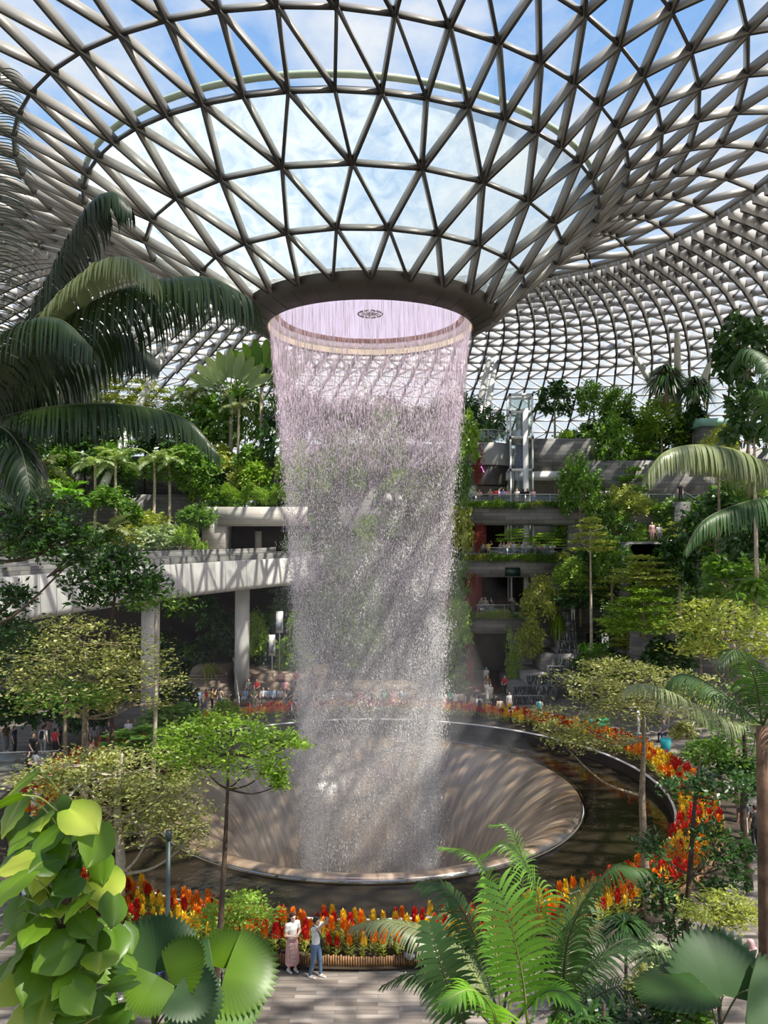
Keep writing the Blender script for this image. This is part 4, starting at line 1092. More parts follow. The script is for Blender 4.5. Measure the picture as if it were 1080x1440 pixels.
cluster_tree('shade_tree', 'wide flat crowned variegated tree in front of the bridge column on the left', gb(118, 29), [(118, 1130), (120, 1010), (122, 960), (118, 905)],
    [(120, 905, 95, 22), (60, 925, 70, 20), (175, 935, 70, 20), (110, 950, 110, 22), (35, 965, 50, 18), (200, 965, 60, 16), (90, 990, 70, 10), (190, 990, 45, 10), (100, 880, 50, 12)], 29, .16, L_vari, M_bark, .15, .17, .075, 1.25, .16, 11, thin=1.1)
cluster_tree('shade_tree', 'lower airy variegated tree with a pale trunk left of the pool', gb(170, 24.5), [(170, 1230), (166, 1150), (168, 1090), (172, 1060)],
    [(190, 1085, 95, 18), (120, 1105, 70, 18), (230, 1115, 70, 20), (170, 1130, 80, 16), (70, 1090, 45, 12), (255, 1150, 45, 22), (215, 1165, 55, 18), (120, 1075, 60, 12), (265, 1185, 30, 14)], 24.5, .16, L_vari, M_barkp, .16, .16, .07, 2.4, .2, 12, thin=1.1)
cluster_tree('shade_tree', 'bright green layered tree on a thin dark trunk before the waterfall basin', gb(303, 19), [(308, 1330), (316, 1200), (320, 1110), (322, 1060)],
    [(330, 1030, 62, 14), (270, 1035, 45, 12), (385, 1040, 42, 12), (320, 1055, 70, 14), (350, 1075, 50, 14), (255, 1055, 35, 12), (300, 1015, 40, 8), (375, 1085, 26, 16), (392, 1105, 10, 12), (285, 1075, 40, 10), (410, 1048, 18, 8)], 19, .1, L_bright, M_barkd, .075, .125, .06, 2.6, .3, 13, thin=1.2)
cluster_tree('small_tree', 'small dark glossy tree standing in front of the pale bridge girder', gb(158, 31), [(158, 1000), (158, 880), (160, 850), (162, 815)],
    [(150, 800, 38, 24), (190, 818, 34, 18), (125, 815, 30, 18), (170, 785, 28, 16), (205, 830, 20, 10), (130, 845, 16, 14), (165, 830, 30, 14)], 31, .2, L_dark, M_barkd, .10, .30, .14, 1.6, .6, 14)
cluster_tree('overhanging_tree', 'dark leafy tree overhanging from the left edge above the bridge', gb(-70, 17), [(-70, 900), (-60, 780), (-40, 720), (-10, 700)],
    [(20, 715, 50, 16), (60, 735, 42, 16), (85, 765, 30, 14), (30, 755, 45, 16), (100, 790, 18, 10), (55, 775, 35, 12), (5, 745, 40, 20), (75, 705, 30, 10), (115, 755, 16, 10)], 17, .1, L_dark, M_barkd, .14, .14, .07, 3.2, .5, 15)
cluster_tree('overhanging_tree', 'dark bushy tree at the left edge under the bridge girder', gb(-30, 18), [(-30, 1000), (-25, 930), (-15, 880), (0, 860)],
    [(8, 850, 28, 18), (15, 880, 25, 16), (0, 905, 30, 18), (25, 835, 14, 8)], 18, .1, L_dark, M_barkd, .12, .14, .07, 3.0, .5, 16)
cluster_tree('shade_tree', 'bright leafy sapling beside the flowers at the foot of the thin dark trunk', gb(335, 20.6), [(335, 1330), (338, 1300), (342, 1285), (345, 1275)],
    [(335, 1280, 40, 10), (355, 1292, 30, 10), (312, 1290, 26, 10), (345, 1268, 22, 7), (300, 1310, 22, 10), (318, 1322, 20, 10)], 20.6, .1, L_bright, M_barkd, .035, .13, .055, 3.0, .3, 17)
# slim extra trunks standing in the left grove
for px, y0, Y, r, m, lab in ((90, 1040, 28, .10, M_bark, 'slim brown tree trunk left of the pale one in the left grove'), (217, 905, 33, .10, M_barkp, 'pale trunk with mottled bark under the bridge beside the column')):
    b0 = gb(px, Y); top = P(px + 2, y0 - 60, Y) - b0
    t = thing('slim_tree', lab, 'tree', b0); b = MB(); b.tube(catmull([(0, 0, 0), top * .5 + [.1, 0, 0], top], 5), np.linspace(r, r * .6, 11), 8); b.build('trunk', m, t, True)
    f = MB(); rng = np.random.default_rng(int(px)); rough_leaves(f, rng, top + sphere_pts(rng, 24) * [1.4, 1.4, .5], (.3, .3, .12), 24, .2, .1, out=top); f.build('foliage', L_mid, t)
# right side
cluster_tree('shade_tree', 'variegated tree spreading flat over the right rim of the pool', gb(905, 24.6), [(908, 1230), (903, 1120), (906, 1040), (903, 985)],
    [(880, 955, 85, 16), (800, 1010, 50, 14), (940, 985, 60, 18), (830, 1040, 60, 16), (790, 1045, 38, 14), (900, 1000, 60, 12), (850, 975, 50, 12), (780, 1025, 22, 10), (870, 940, 50, 10), (960, 960, 40, 14)], 24.6, .1, L_vari, M_bark, .13, .14, .06, 2.4, .2, 21)
cluster_tree('dark_tree', 'thin dark trunked tree with sparse dark leaf clumps right of the pool', gb(962, 19), [(962, 1360), (970, 1230), (978, 1120), (985, 1060)],
    [(930, 1195, 26, 14), (1010, 1180, 30, 16), (945, 1275, 24, 16), (1000, 1110, 34, 16), (1040, 1200, 24, 14), (960, 1105, 22, 12), (925, 1250, 14, 14), (1010, 1215, 30, 10), (1045, 1110, 26, 12), (935, 1310, 26, 14), (1000, 1250, 14, 12)], 19, .1, L_dark, M_barkd, .09, .17, .085, 2.2, .5, 22)
cluster_tree('shade_tree', 'wide yellow green tree crown at the right edge above the plaza', gb(1035, 33), [(1035, 1090), (1030, 1010), (1025, 960), (1020, 900)],
    [(1020, 870, 60, 16), (1060, 890, 45, 18), (985, 885, 45, 12), (1030, 910, 60, 16), (1065, 930, 30, 18), (990, 915, 40, 10), (1000, 855, 34, 10)], 33, .1, L_yellow, M_bark, .14, .22, .10, 1.4, .3, 23)
cluster_tree('shade_tree', 'shaded green tree behind the drooping frond at the right edge', gb(1045, 27), [(1045, 1150), (1048, 1080), (1045, 1020), (1040, 980)],
    [(1040, 985, 50, 24), (1065, 1030, 30, 24), (1010, 1020, 34, 18), (1030, 1060, 44, 20), (985, 1055, 30, 16), (1065, 965, 22, 20)], 27, .1, L_mid, M_barkd, .12, .17, .08, 1.8, .45, 24)
cluster_tree('small_tree', 'flat pale green tree top seen from above on the right plaza', gb(1010, 17.5), [(1008, 1380), (1010, 1330), (1012, 1300), (1012, 1285)],
    [(1000, 1275, 40, 8), (1035, 1282, 36, 8), (975, 1285, 26, 8), (1050, 1292, 26, 6), (1005, 1292, 30, 6), (1030, 1268, 24, 5)], 17.5, .1, L_yellow, M_barkd, .05, .11, .045, 3.0, .25, 25)

# ---- named palms with traced fronds
def traced_palm(name, label, crown, Y, fronds, trunk_r=.16, base=None, cap=True, mat_t=None):
    """fronds: dict(path=[(px,py[,Y])...], leaf, n, width, droop, sweep, fold, mat, v)"""
    c = P(crown[0], crown[1], Y); b0 = np.array([c[0], c[1], 0.]) if base is None else np.array(base, float)
    t = thing(name, label, 'palm', b0)
    b = MB(); k = c - b0
    b.tube(np.array([k * s for s in np.linspace(0, 1, 10)]), np.linspace(trunk_r * 1.2, trunk_r * .8, 10), 10); b.build('trunk', mat_t or M_bark, t, True)
    for i, f in enumerate(fronds):
        rng = np.random.default_rng(77 + i)
        path = [P(q[0], q[1], q[2] if len(q) > 2 else Y) - b0 for q in f['path']]
        m = MB()
        frond(m, path, f['leaf'], f['n'], f.get('w', .035), f.get('droop', .6), f.get('sweep', .45), f.get('fold', .3), rng, f.get('start', .10), f.get('tip', .35), f.get('rad', .022), vv=f.get('v'), up0=f.get('up', (0, 0, 1.)))
        m.build('frond', [f.get('mat', L_palm), f.get('rm', M_rachisd)], t)
    return t
YL = 10.0
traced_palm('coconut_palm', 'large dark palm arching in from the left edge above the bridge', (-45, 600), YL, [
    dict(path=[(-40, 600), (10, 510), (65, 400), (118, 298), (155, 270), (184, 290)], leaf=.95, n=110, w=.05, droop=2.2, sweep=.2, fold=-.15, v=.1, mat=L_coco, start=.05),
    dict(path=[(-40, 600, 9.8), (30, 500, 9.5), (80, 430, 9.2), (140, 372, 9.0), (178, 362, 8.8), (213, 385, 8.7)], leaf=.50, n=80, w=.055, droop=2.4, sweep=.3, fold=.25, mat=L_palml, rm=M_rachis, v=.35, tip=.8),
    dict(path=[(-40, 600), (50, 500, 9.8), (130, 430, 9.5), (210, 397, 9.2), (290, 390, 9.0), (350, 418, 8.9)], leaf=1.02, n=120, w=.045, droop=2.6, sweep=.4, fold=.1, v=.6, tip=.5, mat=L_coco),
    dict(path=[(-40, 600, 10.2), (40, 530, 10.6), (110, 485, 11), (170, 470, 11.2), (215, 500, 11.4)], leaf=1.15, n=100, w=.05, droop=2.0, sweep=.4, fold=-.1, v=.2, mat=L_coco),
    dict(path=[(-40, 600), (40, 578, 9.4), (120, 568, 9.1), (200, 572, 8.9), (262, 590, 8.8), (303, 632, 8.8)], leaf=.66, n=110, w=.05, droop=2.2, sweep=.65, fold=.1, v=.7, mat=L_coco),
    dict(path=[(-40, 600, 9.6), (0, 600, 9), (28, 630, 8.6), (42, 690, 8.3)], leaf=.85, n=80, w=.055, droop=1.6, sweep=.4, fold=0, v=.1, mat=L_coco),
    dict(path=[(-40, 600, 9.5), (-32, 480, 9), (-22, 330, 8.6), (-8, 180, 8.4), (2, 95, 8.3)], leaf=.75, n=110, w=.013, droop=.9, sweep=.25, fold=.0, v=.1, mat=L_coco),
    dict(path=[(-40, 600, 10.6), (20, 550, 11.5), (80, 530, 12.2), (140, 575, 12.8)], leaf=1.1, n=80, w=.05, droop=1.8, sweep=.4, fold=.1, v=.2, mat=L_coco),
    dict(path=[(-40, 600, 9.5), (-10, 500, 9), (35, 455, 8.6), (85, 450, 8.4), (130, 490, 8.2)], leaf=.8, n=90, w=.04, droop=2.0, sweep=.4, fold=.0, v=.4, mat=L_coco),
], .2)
traced_palm('feather_palm', 'palm at the right edge with a long sunlit frond reaching left', (1120, 690), 12.0, [
    dict(path=[(1120, 690), (1080, 655, 11.7), (1030, 632, 11.4), (975, 626, 11.1), (935, 636, 10.9), (912, 662, 10.8)], leaf=.62, n=90, w=.052, droop=2.8, sweep=.25, fold=.15, mat=L_palml, rm=M_rachis, v=.35, tip=.5),
    dict(path=[(1120, 690), (1075, 700, 11.5), (1030, 712, 11.2), (990, 732, 11), (966, 768, 10.9)], leaf=.55, n=74, w=.05, droop=2.2, sweep=.5, fold=.2, v=.6, mat=L_palm),
    dict(path=[(1120, 690), (1110, 570, 12.6), (1085, 510, 13), (1050, 490, 13.3), (1028, 512, 13.5)], leaf=.65, n=70, w=.045, droop=2.4, sweep=.4, fold=.1, v=.4),
    dict(path=[(1120, 690), (1100, 600, 12), (1085, 560, 11.8), (1065, 548, 11.6)], leaf=.6, n=40, w=.04, droop=1.3, sweep=.4, fold=.2, v=.7),
    dict(path=[(1120, 690), (1140, 600, 12), (1180, 560, 12), (1230, 600, 12)], leaf=.8, n=40, w=.05, droop=1.3, v=.4)], .14)
traced_palm('feather_palm', 'ringed trunk palm at the right edge with a frond drooping toward the pool', (1072, 1020), 13.5, [
    dict(path=[(1072, 1020), (1030, 1015, 13.3), (985, 995, 13), (930, 968, 12.6), (895, 962, 12.4), (878, 972, 12.3)], leaf=.62, n=62, w=.036, droop=1.3, sweep=.55, fold=.2, v=.95, mat=L_palml, rm=M_rachis),
    dict(path=[(1072, 1020), (1030, 985, 13.6), (985, 955, 14), (950, 950, 14.2), (925, 985, 14.3)], leaf=.6, n=50, w=.034, droop=1.6, sweep=.35, fold=.1, v=.8),
    dict(path=[(1072, 1020), (1060, 950, 13.2), (1035, 915, 13), (1010, 935, 12.8)], leaf=.6, n=44, w=.034, droop=1.3, sweep=.4, v=.5),
    dict(path=[(1072, 1020), (1110, 960, 13), (1150, 960, 13)], leaf=.6, n=30, w=.04, droop=1.3, v=.5)], .13, mat_t=plain('ringed_bark', (.15, .085, .05), .8, var=.5, vscale=5))
traced_palm('areca_palm', 'bright green palm clump at the bottom centre in front of the pool', (705, 1425), 11.0, [
    dict(path=[(742, 1440, 10.4), (734, 1370, 10.2), (718, 1300, 10.1), (702, 1248, 10.2)], leaf=.56, n=19, w=.078, droop=.45, sweep=.4, fold=.1, mat=L_palmb, rm=M_rachis, v=.6, up=(0, -1, .35), start=.16, tip=.55),
    dict(path=[(712, 1430), (757, 1290, 11.3), (740, 1218, 11.4), (712, 1188, 11.5), (682, 1200, 11.6)], leaf=.50, n=56, w=.034, droop=.9, sweep=.6, fold=.2, mat=L_palmb, rm=M_rachis, v=.6),
    dict(path=[(705, 1425), (690, 1260, 11.5), (674, 1215, 11.6), (652, 1197, 11.7), (622, 1192, 11.8)], leaf=.34, n=54, w=.03, droop=.9, sweep=.7, fold=.3, mat=L_palmb, rm=M_rachis, v=.5),
    dict(path=[(700, 1425, 11.4), (672, 1330, 11.8), (650, 1280, 12), (622, 1245, 12.2), (592, 1240, 12.3)], leaf=.62, n=64, w=.034, droop=.9, sweep=.4, fold=.1, v=1.0),
    dict(path=[(708, 1425, 11.4), (735, 1240, 12), (727, 1185, 12.2), (712, 1162, 12.3), (692, 1160, 12.4)], leaf=.32, n=46, w=.026, droop=.7, sweep=.6, fold=.2, mat=L_palmb, v=.3),
    dict(path=[(700, 1430), (650, 1345, 11.2), (600, 1312, 11.3), (545, 1295, 11.4), (498, 1302, 11.5)], leaf=.52, n=56, w=.04, droop=1.2, sweep=.4, fold=.2, mat=L_palml, rm=M_rachis, v=.5),
    dict(path=[(655, 1445, 10.4), (634, 1395, 10.2), (616, 1345, 10.2), (604, 1300, 10.3)], leaf=.44, n=20, w=.085, droop=.5, sweep=.25, fold=.15, v=.6, up=(0, -1, .4)),
    dict(path=[(700, 1450, 9.6), (690, 1415, 9.4), (660, 1392, 9.2), (620, 1410, 9.0)], leaf=.42, n=26, w=.075, droop=.6, sweep=.4, fold=.2, mat=L_palmb, rm=M_rachis, v=.7),
    dict(path=[(690, 1440, 11), (640, 1390, 11.2), (580, 1370, 11.4), (540, 1385, 11.6)], leaf=.4, n=34, w=.05, droop=.6, sweep=.45, fold=.1, v=.7),
    dict(path=[(720, 1440, 10), (760, 1400, 9.8), (790, 1395, 9.7), (815, 1415, 9.6)], leaf=.4, n=26, w=.06, droop=.6, sweep=.4, mat=L_palmb, v=.2)], .12)
traced_palm('feather_palm', 'dark green palm with a broad arched frond below the right side of the pool', (790, 1430), 12.2, [
    dict(path=[(790, 1430), (797, 1330, 12), (824, 1265, 11.8), (860, 1222, 11.6), (905, 1222, 11.5)], leaf=.82, n=72, w=.045, droop=1.1, sweep=.35, fold=.15, v=1.0),
    dict(path=[(790, 1430, 12.5), (800, 1330, 13), (815, 1270, 13.4), (835, 1235, 13.6)], leaf=.6, n=52, w=.032, droop=.7, sweep=.5, fold=.1, v=.9),
    dict(path=[(772, 1445, 11), (802, 1388, 10.7), (842, 1350, 10.5), (905, 1326, 10.4)], leaf=.36, n=24, w=.075, droop=.5, sweep=.55, fold=.25, v=.4),
    dict(path=[(790, 1430, 12.6), (840, 1350, 13), (885, 1320, 13.2), (930, 1340, 13.4)], leaf=.6, n=46, w=.03, droop=.9, sweep=.4, v=.5),
    dict(path=[(790, 1430, 12.4), (860, 1390, 12.4), (910, 1385, 12.2), (945, 1410, 12)], leaf=.5, n=40, w=.035, droop=.9, sweep=.4, v=.3)], .11)

# ---- broad heart leaves of the climber at the bottom left
def heart_leaf(nu=9, nv=5):
    b = MB(); V = []; Q = []
    us = np.linspace(0, 1, nu)
    for u in us:
        wd = .50 * (math.sin(PI * min(1, u * .92 + .10)) ** .75) * (1 - .30 * u ** 2.5); 
        for k in range(-nv, nv + 1):
            s = k / nv
            x = s * wd; y = u + (-.16 * abs(s) ** 1.5 * (1 - u) ** 3)
            z = .10 * abs(s) - .10 * s * s - .16 * u * u + .018 * math.sin(u * 26 + abs(s) * 4) * abs(s)
            V.append((x, y, z))
    m = 2 * nv + 1
    for i in range(nu - 1):
        for j in range(m - 1): Q.append((i * m + j, i * m + j + 1, (i + 1) * m + j + 1, (i + 1) * m + j))
    return V, Q
HV, HQ = heart_leaf()
HEART = []
for v in (.12, .3, .45, .6, .8, .97):
    b = MB(); vv = np.array([np.clip(v + .25 * (p[1] - .4) * (1 if abs(p[0]) > .02 else 0) - (0 if abs(p[0]) > .03 else -.15), 0, 1) for p in HV]); b.add(HV, HQ, v=vv); HEART.append(b.mesh('leaf', [L_pothos], True))
def place_leaf(me, parent, org, pt, nv, tip, size):
    """leaf whose blade base is at pt; nv blade normal, tip direction"""
    nv = nrm(nv); tip = np.array(tip, float); tip = nrm(tip - nv * np.dot(tip, nv)); x = np.cross(tip, nv)
    o = link('leaf', me, parent); p = pt - org
    o.matrix_local = Matrix(((x[0] * size, tip[0] * size, nv[0] * size, p[0]), (x[1] * size, tip[1] * size, nv[1] * size, p[1]), (x[2] * size, tip[2] * size, nv[2] * size, p[2]), (0, 0, 0, 1)))
    return o
def heart_climber():
    rng = np.random.default_rng(3); Y = 8.4; b0 = gb(92, Y)
    t = thing('climbing_aroid', 'climber with big glossy heart shaped leaves filling the bottom left corner', 'climbing plant', b0)
    spots = [(20, 1100, 62), (22, 1150, 60), (35, 1180, 60), (75, 1160, 70), (118, 1155, 62), (128, 1190, 66), (30, 1225, 64), (95, 1248, 64), (150, 1258, 60), (128, 1262, 40), (20, 1265, 70), (62, 1290, 70), (105, 1215, 50),
             (10, 1205, 50), (70, 1205, 48), (155, 1285, 46), (95, 1290, 55), (130, 1325, 56), (160, 1335, 52), (40, 1330, 60), (75, 1345, 62), (105, 1350, 60), (10, 1350, 60), (140, 1370, 54), (165, 1365, 44), (45, 1385, 62), (85, 1392, 60),
             (115, 1400, 56), (150, 1410, 50), (15, 1400, 56), (60, 1425, 60), (100, 1435, 56), (130, 1440, 50), (170, 1440, 44), (25, 1440, 60), (5, 1300, 56), (118, 1300, 44), (60, 1250, 50), (145, 1225, 40), (8, 1128, 44), (180, 1320, 40), (170, 1395, 44), (35, 1300, 50), (85, 1325, 50), (20, 1375, 50), (135, 1348, 44), (70, 1375, 44), (110, 1375, 46)]
    for i in range(22):
        py = rng.uniform(1150, 1440); spots.append((rng.uniform(0, 110 + (py - 1150) * .28), py, rng.uniform(40, 56)))
    for i in range(24):
        py = 1165 + i * 12; spots.append((92 + rng.normal() * 26, py, rng.uniform(40, 56)))
    b = MB(); k = P(92, 1150, Y) - b0
    b.tube([(0, 0, 0), k * .5 + [.05, 0, 0], k], [.10, .09, .06], 8)
    s = b
    for i, (px, py, w) in enumerate(spots):
        y = Y + rng.normal() * .35 - (.25 if w > 60 else 0) + (.5 if 46 < i < 69 else (-.3 if i >= 69 else 0)); size = w / F * y * .98
        side = (px - 92) / 60.
        tip = np.array([side * .7 + rng.normal() * .6, -.55, -.75 + rng.normal() * .2]); nv = np.array([side * .25 + rng.normal() * .38, -.38 + rng.normal() * .28, .85])
        pt = P(px, py, y) - nrm(tip) * size * .5
        place_leaf(HEART[rng.integers(0, 6)], t, b0, pt, nv, tip, size)
        a = P(92 + (px - 92) * .12, py + 14, Y) - b0; e = pt - b0; s.tube(catmull([a, a * .5 + e * .5 + [0, 0, .06], e], 4), .009, 5, mi=1)
    s.build('climbing_stem', [M_barkd, M_rachis], t, True)
heart_climber()
# ---- pleated fan leaves
def fan_mesh(n=26, ang=3.5, rag=.12, seed=0):
    """pleated blade: ribs run from the stalk at the origin out to a toothed rim, longest along +y"""
    rng = np.random.default_rng(seed); b = MB(); V = []; rows = 7; m = 2 * n + 1
    for q in np.linspace(.015, 1, rows):
        for k in range(m):
            a = -ang / 2 + ang * k / (m - 1); ridge = (k % 2) * 2 - 1; e = abs(a) / (ang / 2)
            ln = q * (1 - .22 * e ** 2) * (1 - (rag * (1 - ridge) * .5 if q == 1 else 0))
            V.append((math.sin(a) * ln, math.cos(a) * ln, ridge * .020 * q * (1 - .4 * q) - .22 * q * q * (.4 + .6 * math.cos(a)) + .10 * e * q))
    Q = [(r * m + k, r * m + k + 1, (r + 1) * m + k + 1, (r + 1) * m + k) for r in range(rows - 1) for k in range(m - 1)]
    b.add(V, Q, v=np.array([.4 + .2 * (i % m % 2) for i in range(len(V))])); return b
FANS = {}
for nm, mt in (('dark', L_palm), ('bright', L_pothos), ('mid', L_mid)):
    for sd in (0, 1): FANS[nm, sd] = fan_mesh(seed=sd, ang=(3.7, 3.0)[sd]).mesh('fan_leaf', [mt])
def fan_palm(label, base_px, Y, leaves, name='fan_palm', trunk_r=.05):
    b0 = gb(base_px[0], Y); t = thing(name, label, 'palm', b0); k = P(base_px[0], base_px[1], Y) - b0
    b = MB(); b.tube([(0, 0, 0), k * .5, k], [trunk_r * 1.2, trunk_r, trunk_r], 8); s = b
    for (px, py, r, kind, tip, nv, y) in leaves:
        pt = P(px, py, y); place_leaf(FANS[kind], t, b0, pt, nv, tip, r / F * y).name = 'fan_leaf'
        e = pt - b0; s.tube(catmull([k, k * .4 + e * .6 + [0, 0, .12], e], 5), .012, 5, mi=1)
    s.build('trunk', [M_barkd, M_rachisd], t, True)
UP, CAM = (0, .25, 1), (0, -.8, .6)
fan_palm('fan palm with round pleated leaves beside the heart leaved climber', (215, 1450), 9.2, [
    (222, 1368, 76, ('dark', 1), (-.2, .2, 1), (.1, -.9, .4), 9.3), (238, 1378, 62, ('bright', 1), (.55, .0, .9), (-.6, -.6, .5), 9.0), (222, 1372, 52, ('bright', 1), (-.4, -.7, -.7), (.15, -.6, .75), 8.9), (250, 1385, 58, ('dark', 1), (1, -.3, -.25), (.1, -.35, .9), 8.8),
    (205, 1345, 55, ('dark', 1), (-.2, .5, .9), (-.3, -.85, .4), 9.7), (270, 1400, 50, ('dark', 0), (.5, -.5, -.6), (.3, -.7, .6), 9.1)])
fan_palm('low plant with a bright arched broad leaf at the corner of the open plaza', (310, 1440), 10.2, [
    (312, 1362, 52, ('bright', 1), (.1, .3, 1), (-.2, -.9, .4), 10.3), (318, 1362, 74, ('bright', 1), (1, -.2, -.02), (-.1, -.6, .8), 10.1), (300, 1362, 60, ('dark', 1), (-1, -.1, -.3), (0, -.6, .8), 10.0), (322, 1398, 52, ('mid', 1), (.9, -.4, -.45), (0, -.6, .8), 9.9), (296, 1385, 54, ('dark', 1), (-.2, -.6, -.8), (0, -.9, .4), 10.0)], 'broad_leaved_plant', .03)
fan_palm('fan palm with one big pleated dark green leaf at the bottom right', (1010, 1450), 11, [
    (1018, 1400, 88, ('dark', 0), (-.08, .2, 1), (0, -.85, .4), 11.0), (985, 1380, 92, ('dark', 1), (-1, -.1, .02), (0, .12, 1), 10.9), (1052, 1392, 74, ('dark', 1), (.7, -.2, -.35), (-.3, -.5, .8), 10.8)])
# ---- dark fern understorey at the bottom right and other ground plants
SPK = lambda *a, **k: shrub(*a, **k)
for (px, py, hw, hh, kind, mt, Y, nm, lab) in (
    (850, 1400, 60, 60, 'fern', L_dark, 11.5, 'fern_clump', 'dark fern clump under the palms at the bottom right'),
    (905, 1420, 50, 45, 'fern', L_dark, 11.0, 'fern_clump', 'dark fern clump left of the big pleated fan leaf'),
    (800, 1430, 50, 40, 'fern', L_palmb, 10.6, 'fern_clump', 'brighter fern clump beside the bottom centre palms'),
    (925, 1345, 40, 30, 'spiky', L_grey, 13.5, 'spiky_plant', 'grey green spiky plant below the dark trunk on the right'),
    (935, 1400, 44, 30, 'bush', L_vari, 12.0, 'leafy_bush', 'variegated bush in front of the dark ferns at the bottom right'),
    (960, 1435, 40, 26, 'broad', L_mid, 11.4, 'leafy_bush', 'leafy bush under the big pleated fan leaf'),
    (880, 1300, 40, 30, 'spiky', L_dark, 15.5, 'spiky_plant', 'dark spiky plant under the arched frond below the pool'),
    (245, 1430, 36, 40, 'fern', L_mid, 9.6, 'fern_clump', 'fern clump around the lamp post foot at the bottom left'),
    (275, 1400, 26, 40, 'bush', L_bright, 10.6, 'leafy_bush', 'thin leafy bush between the fan leaves and the plaza'),
    (310, 1425, 20, 26, 'bush', L_red, 10.0, 'leafy_bush', 'dry reddish bush at the corner of the plaza')):
    c = P(px, py, Y); s = np.array([hw, hw, hh]) / F * Y
    o = shrub(nm, lab, c, s, kind, mt)
    foot = 0 if Y > 12.3 else (4.4 if px > 500 else 5.0); b = MB()
    for k in range(3): b.tube([(0, 0, -.2), ((k - 1) * .12, .05 * k, (foot - c[2]) / s[2])], [.02 / s[0], .03 / s[0]], 5)
    b.build('stem', M_barkd, o)
b = MB(); b.box((1.0, 7.5, 0), (8.0, 12.2, 4.4)); struct(b.build('planter_bank', M_soil)); b = MB(); b.box((-5.2, 7.2, 0), (-2.05, 10.6, 5.0)); struct(b.build('planter_bank', M_soil))
# ---------------------------------------------------------------- plants of the terraces
R = random.Random(42)
def cr(label, px, py, hw, hh, Y, bz, kind, mat, bark=None, name='tree', group=None, trad=.11, bran=6):
    c = P(px, py, Y); return tree(name, label, c, (hw / F * Y, hw / F * Y * .8, hh / F * Y), bz, kind, mat, bark, trad, group, bran=bran)
def sh(label, px, py, hw, hh, Y, kind, mat, name='leafy_shrub', group=None, dy=.6, rz=None):
    return shrub(name, label, P(px, py, Y), (hw / F * Y, hw / F * Y * dy, hh / F * Y), kind, mat, group, rz=rz)
LM = [L_mid, L_bright, L_mid, L_dark, L_yellow]
# left forest on the upper terraces
gl = 'trees of the left terrace forest'
for i, (px, py, hw, hh, Y, bz, kind, mat) in enumerate([
    (20, 640, 50, 40, 64, 12.3, 'broad', L_dark), (75, 560, 60, 38, 73, 16.2, 'layer', L_mid), (150, 560, 50, 34, 75, 20.2, 'layer', L_yellow), (205, 560, 48, 30, 74, 16.2, 'layer', L_yellow), (262, 572, 45, 32, 74, 16.2, 'layer', L_bright),
    (300, 600, 36, 40, 73, 15, 'broad', L_mid), (395, 560, 34, 46, 74, 15, 'layer', L_mid), (400, 610, 30, 50, 71, 15, 'broad', L_dark), (60, 615, 46, 34, 70, 16.2, 'broad', L_mid), (120, 620, 40, 34, 69.5, 16.2, 'broad', L_dark),
    (180, 610, 40, 30, 70, 16.2, 'layer', L_mid), (240, 615, 38, 34, 70, 16.2, 'broad', L_dark), (345, 590, 30, 50, 75, 15, 'bush', L_mid), (300, 550, 36, 24, 76, 16.2, 'layer', L_mid), (20, 570, 46, 40, 74, 16.2, 'broad', L_dark), (110, 545, 40, 26, 77, 20.2, 'layer', L_mid), (385, 520, 22, 30, 76, 20.2, 'bush', L_dark)]):
    cr('leafy tree in the dense forest of the left upper terrace', px, py, hw, hh, Y, bz, kind, mat, M_barkd if i % 2 else M_bark, group=gl)
for i in range(34):
    px = R.uniform(-5, 410); py = R.uniform(640, 715) if px > 285 else R.uniform(640, 745)
    Y = (63.5 if py > 700 else 67) if px < 285 else 68.5 + (715 - py) * .03
    sh('understorey shrub below the trees of the left upper terrace', px, py, R.uniform(20, 34), R.uniform(16, 26), Y, R.choice(['bush', 'broad', 'broad']), R.choice(LM), group='undergrowth of the left upper terrace')
for i in range(9):
    sh('sunlit hedge plant above the pale stone wall left of the waterfall', 318 + i * 12, 692 + (i % 3) * 6, 12, 12, 66.8, 'bush', L_bright, group='hedge plants on the pale stone wall')
for i, (px, py, hw, hh, kind, mt) in enumerate([(118, 760, 26, 18, 'bush', L_bright), (150, 762, 24, 16, 'broad', L_mid), (182, 758, 24, 18, 'bush', L_yellow), (212, 760, 24, 18, 'broad', L_grey), (238, 758, 22, 18, 'broad', L_grey), (262, 757, 22, 18, 'bush', L_bright), (284, 755, 18, 18, 'fern', L_bright), (95, 765, 24, 16, 'fern', L_mid), (60, 770, 26, 16, 'broad', L_dark), (25, 770, 26, 16, 'bush', L_mid)]):
    sh('leafy plant spilling over the terrace edge just above the bridge', px, py, hw, hh, 59.7, kind, mt, group='edge planting above the bridge')
# palms in the left forest
pl = [(217, 650, 66, 12.3, 12, 'slim fan crowned palm with a pale trunk, leftmost of the thin pair'), (238, 655, 66.5, 12.3, 12, 'slim palm with a drooping pale crown, right one of the thin pair'), (134, 655, 64, 12.3, 11, 'single slim palm with a pale trunk at the left of the forest'),
      (163, 650, 65, 12.3, 11, 'slim palm with hanging pale fronds behind the dark lower frond'), (336, 575, 70, 15, 11, 'young palm with feathery crown left of the waterfall top'), (60, 655, 62.5, 12.3, 10, 'palm half hidden behind the dark drooping frond on the left'), (270, 560, 72, 16.2, 12, 'palm with light crown in the middle of the left forest')]
for i, (px, py, Y, bz, n, lab) in enumerate(pl):
    b0 = P(px, py, Y); b0[2] = bz; palm('slim_palm', lab, b0, P(px, py, Y), 36 / F * Y, 'feather', n, 200 + i, L_grey if i < 4 else L_palml, trunkm=M_barkp, trad=.13)
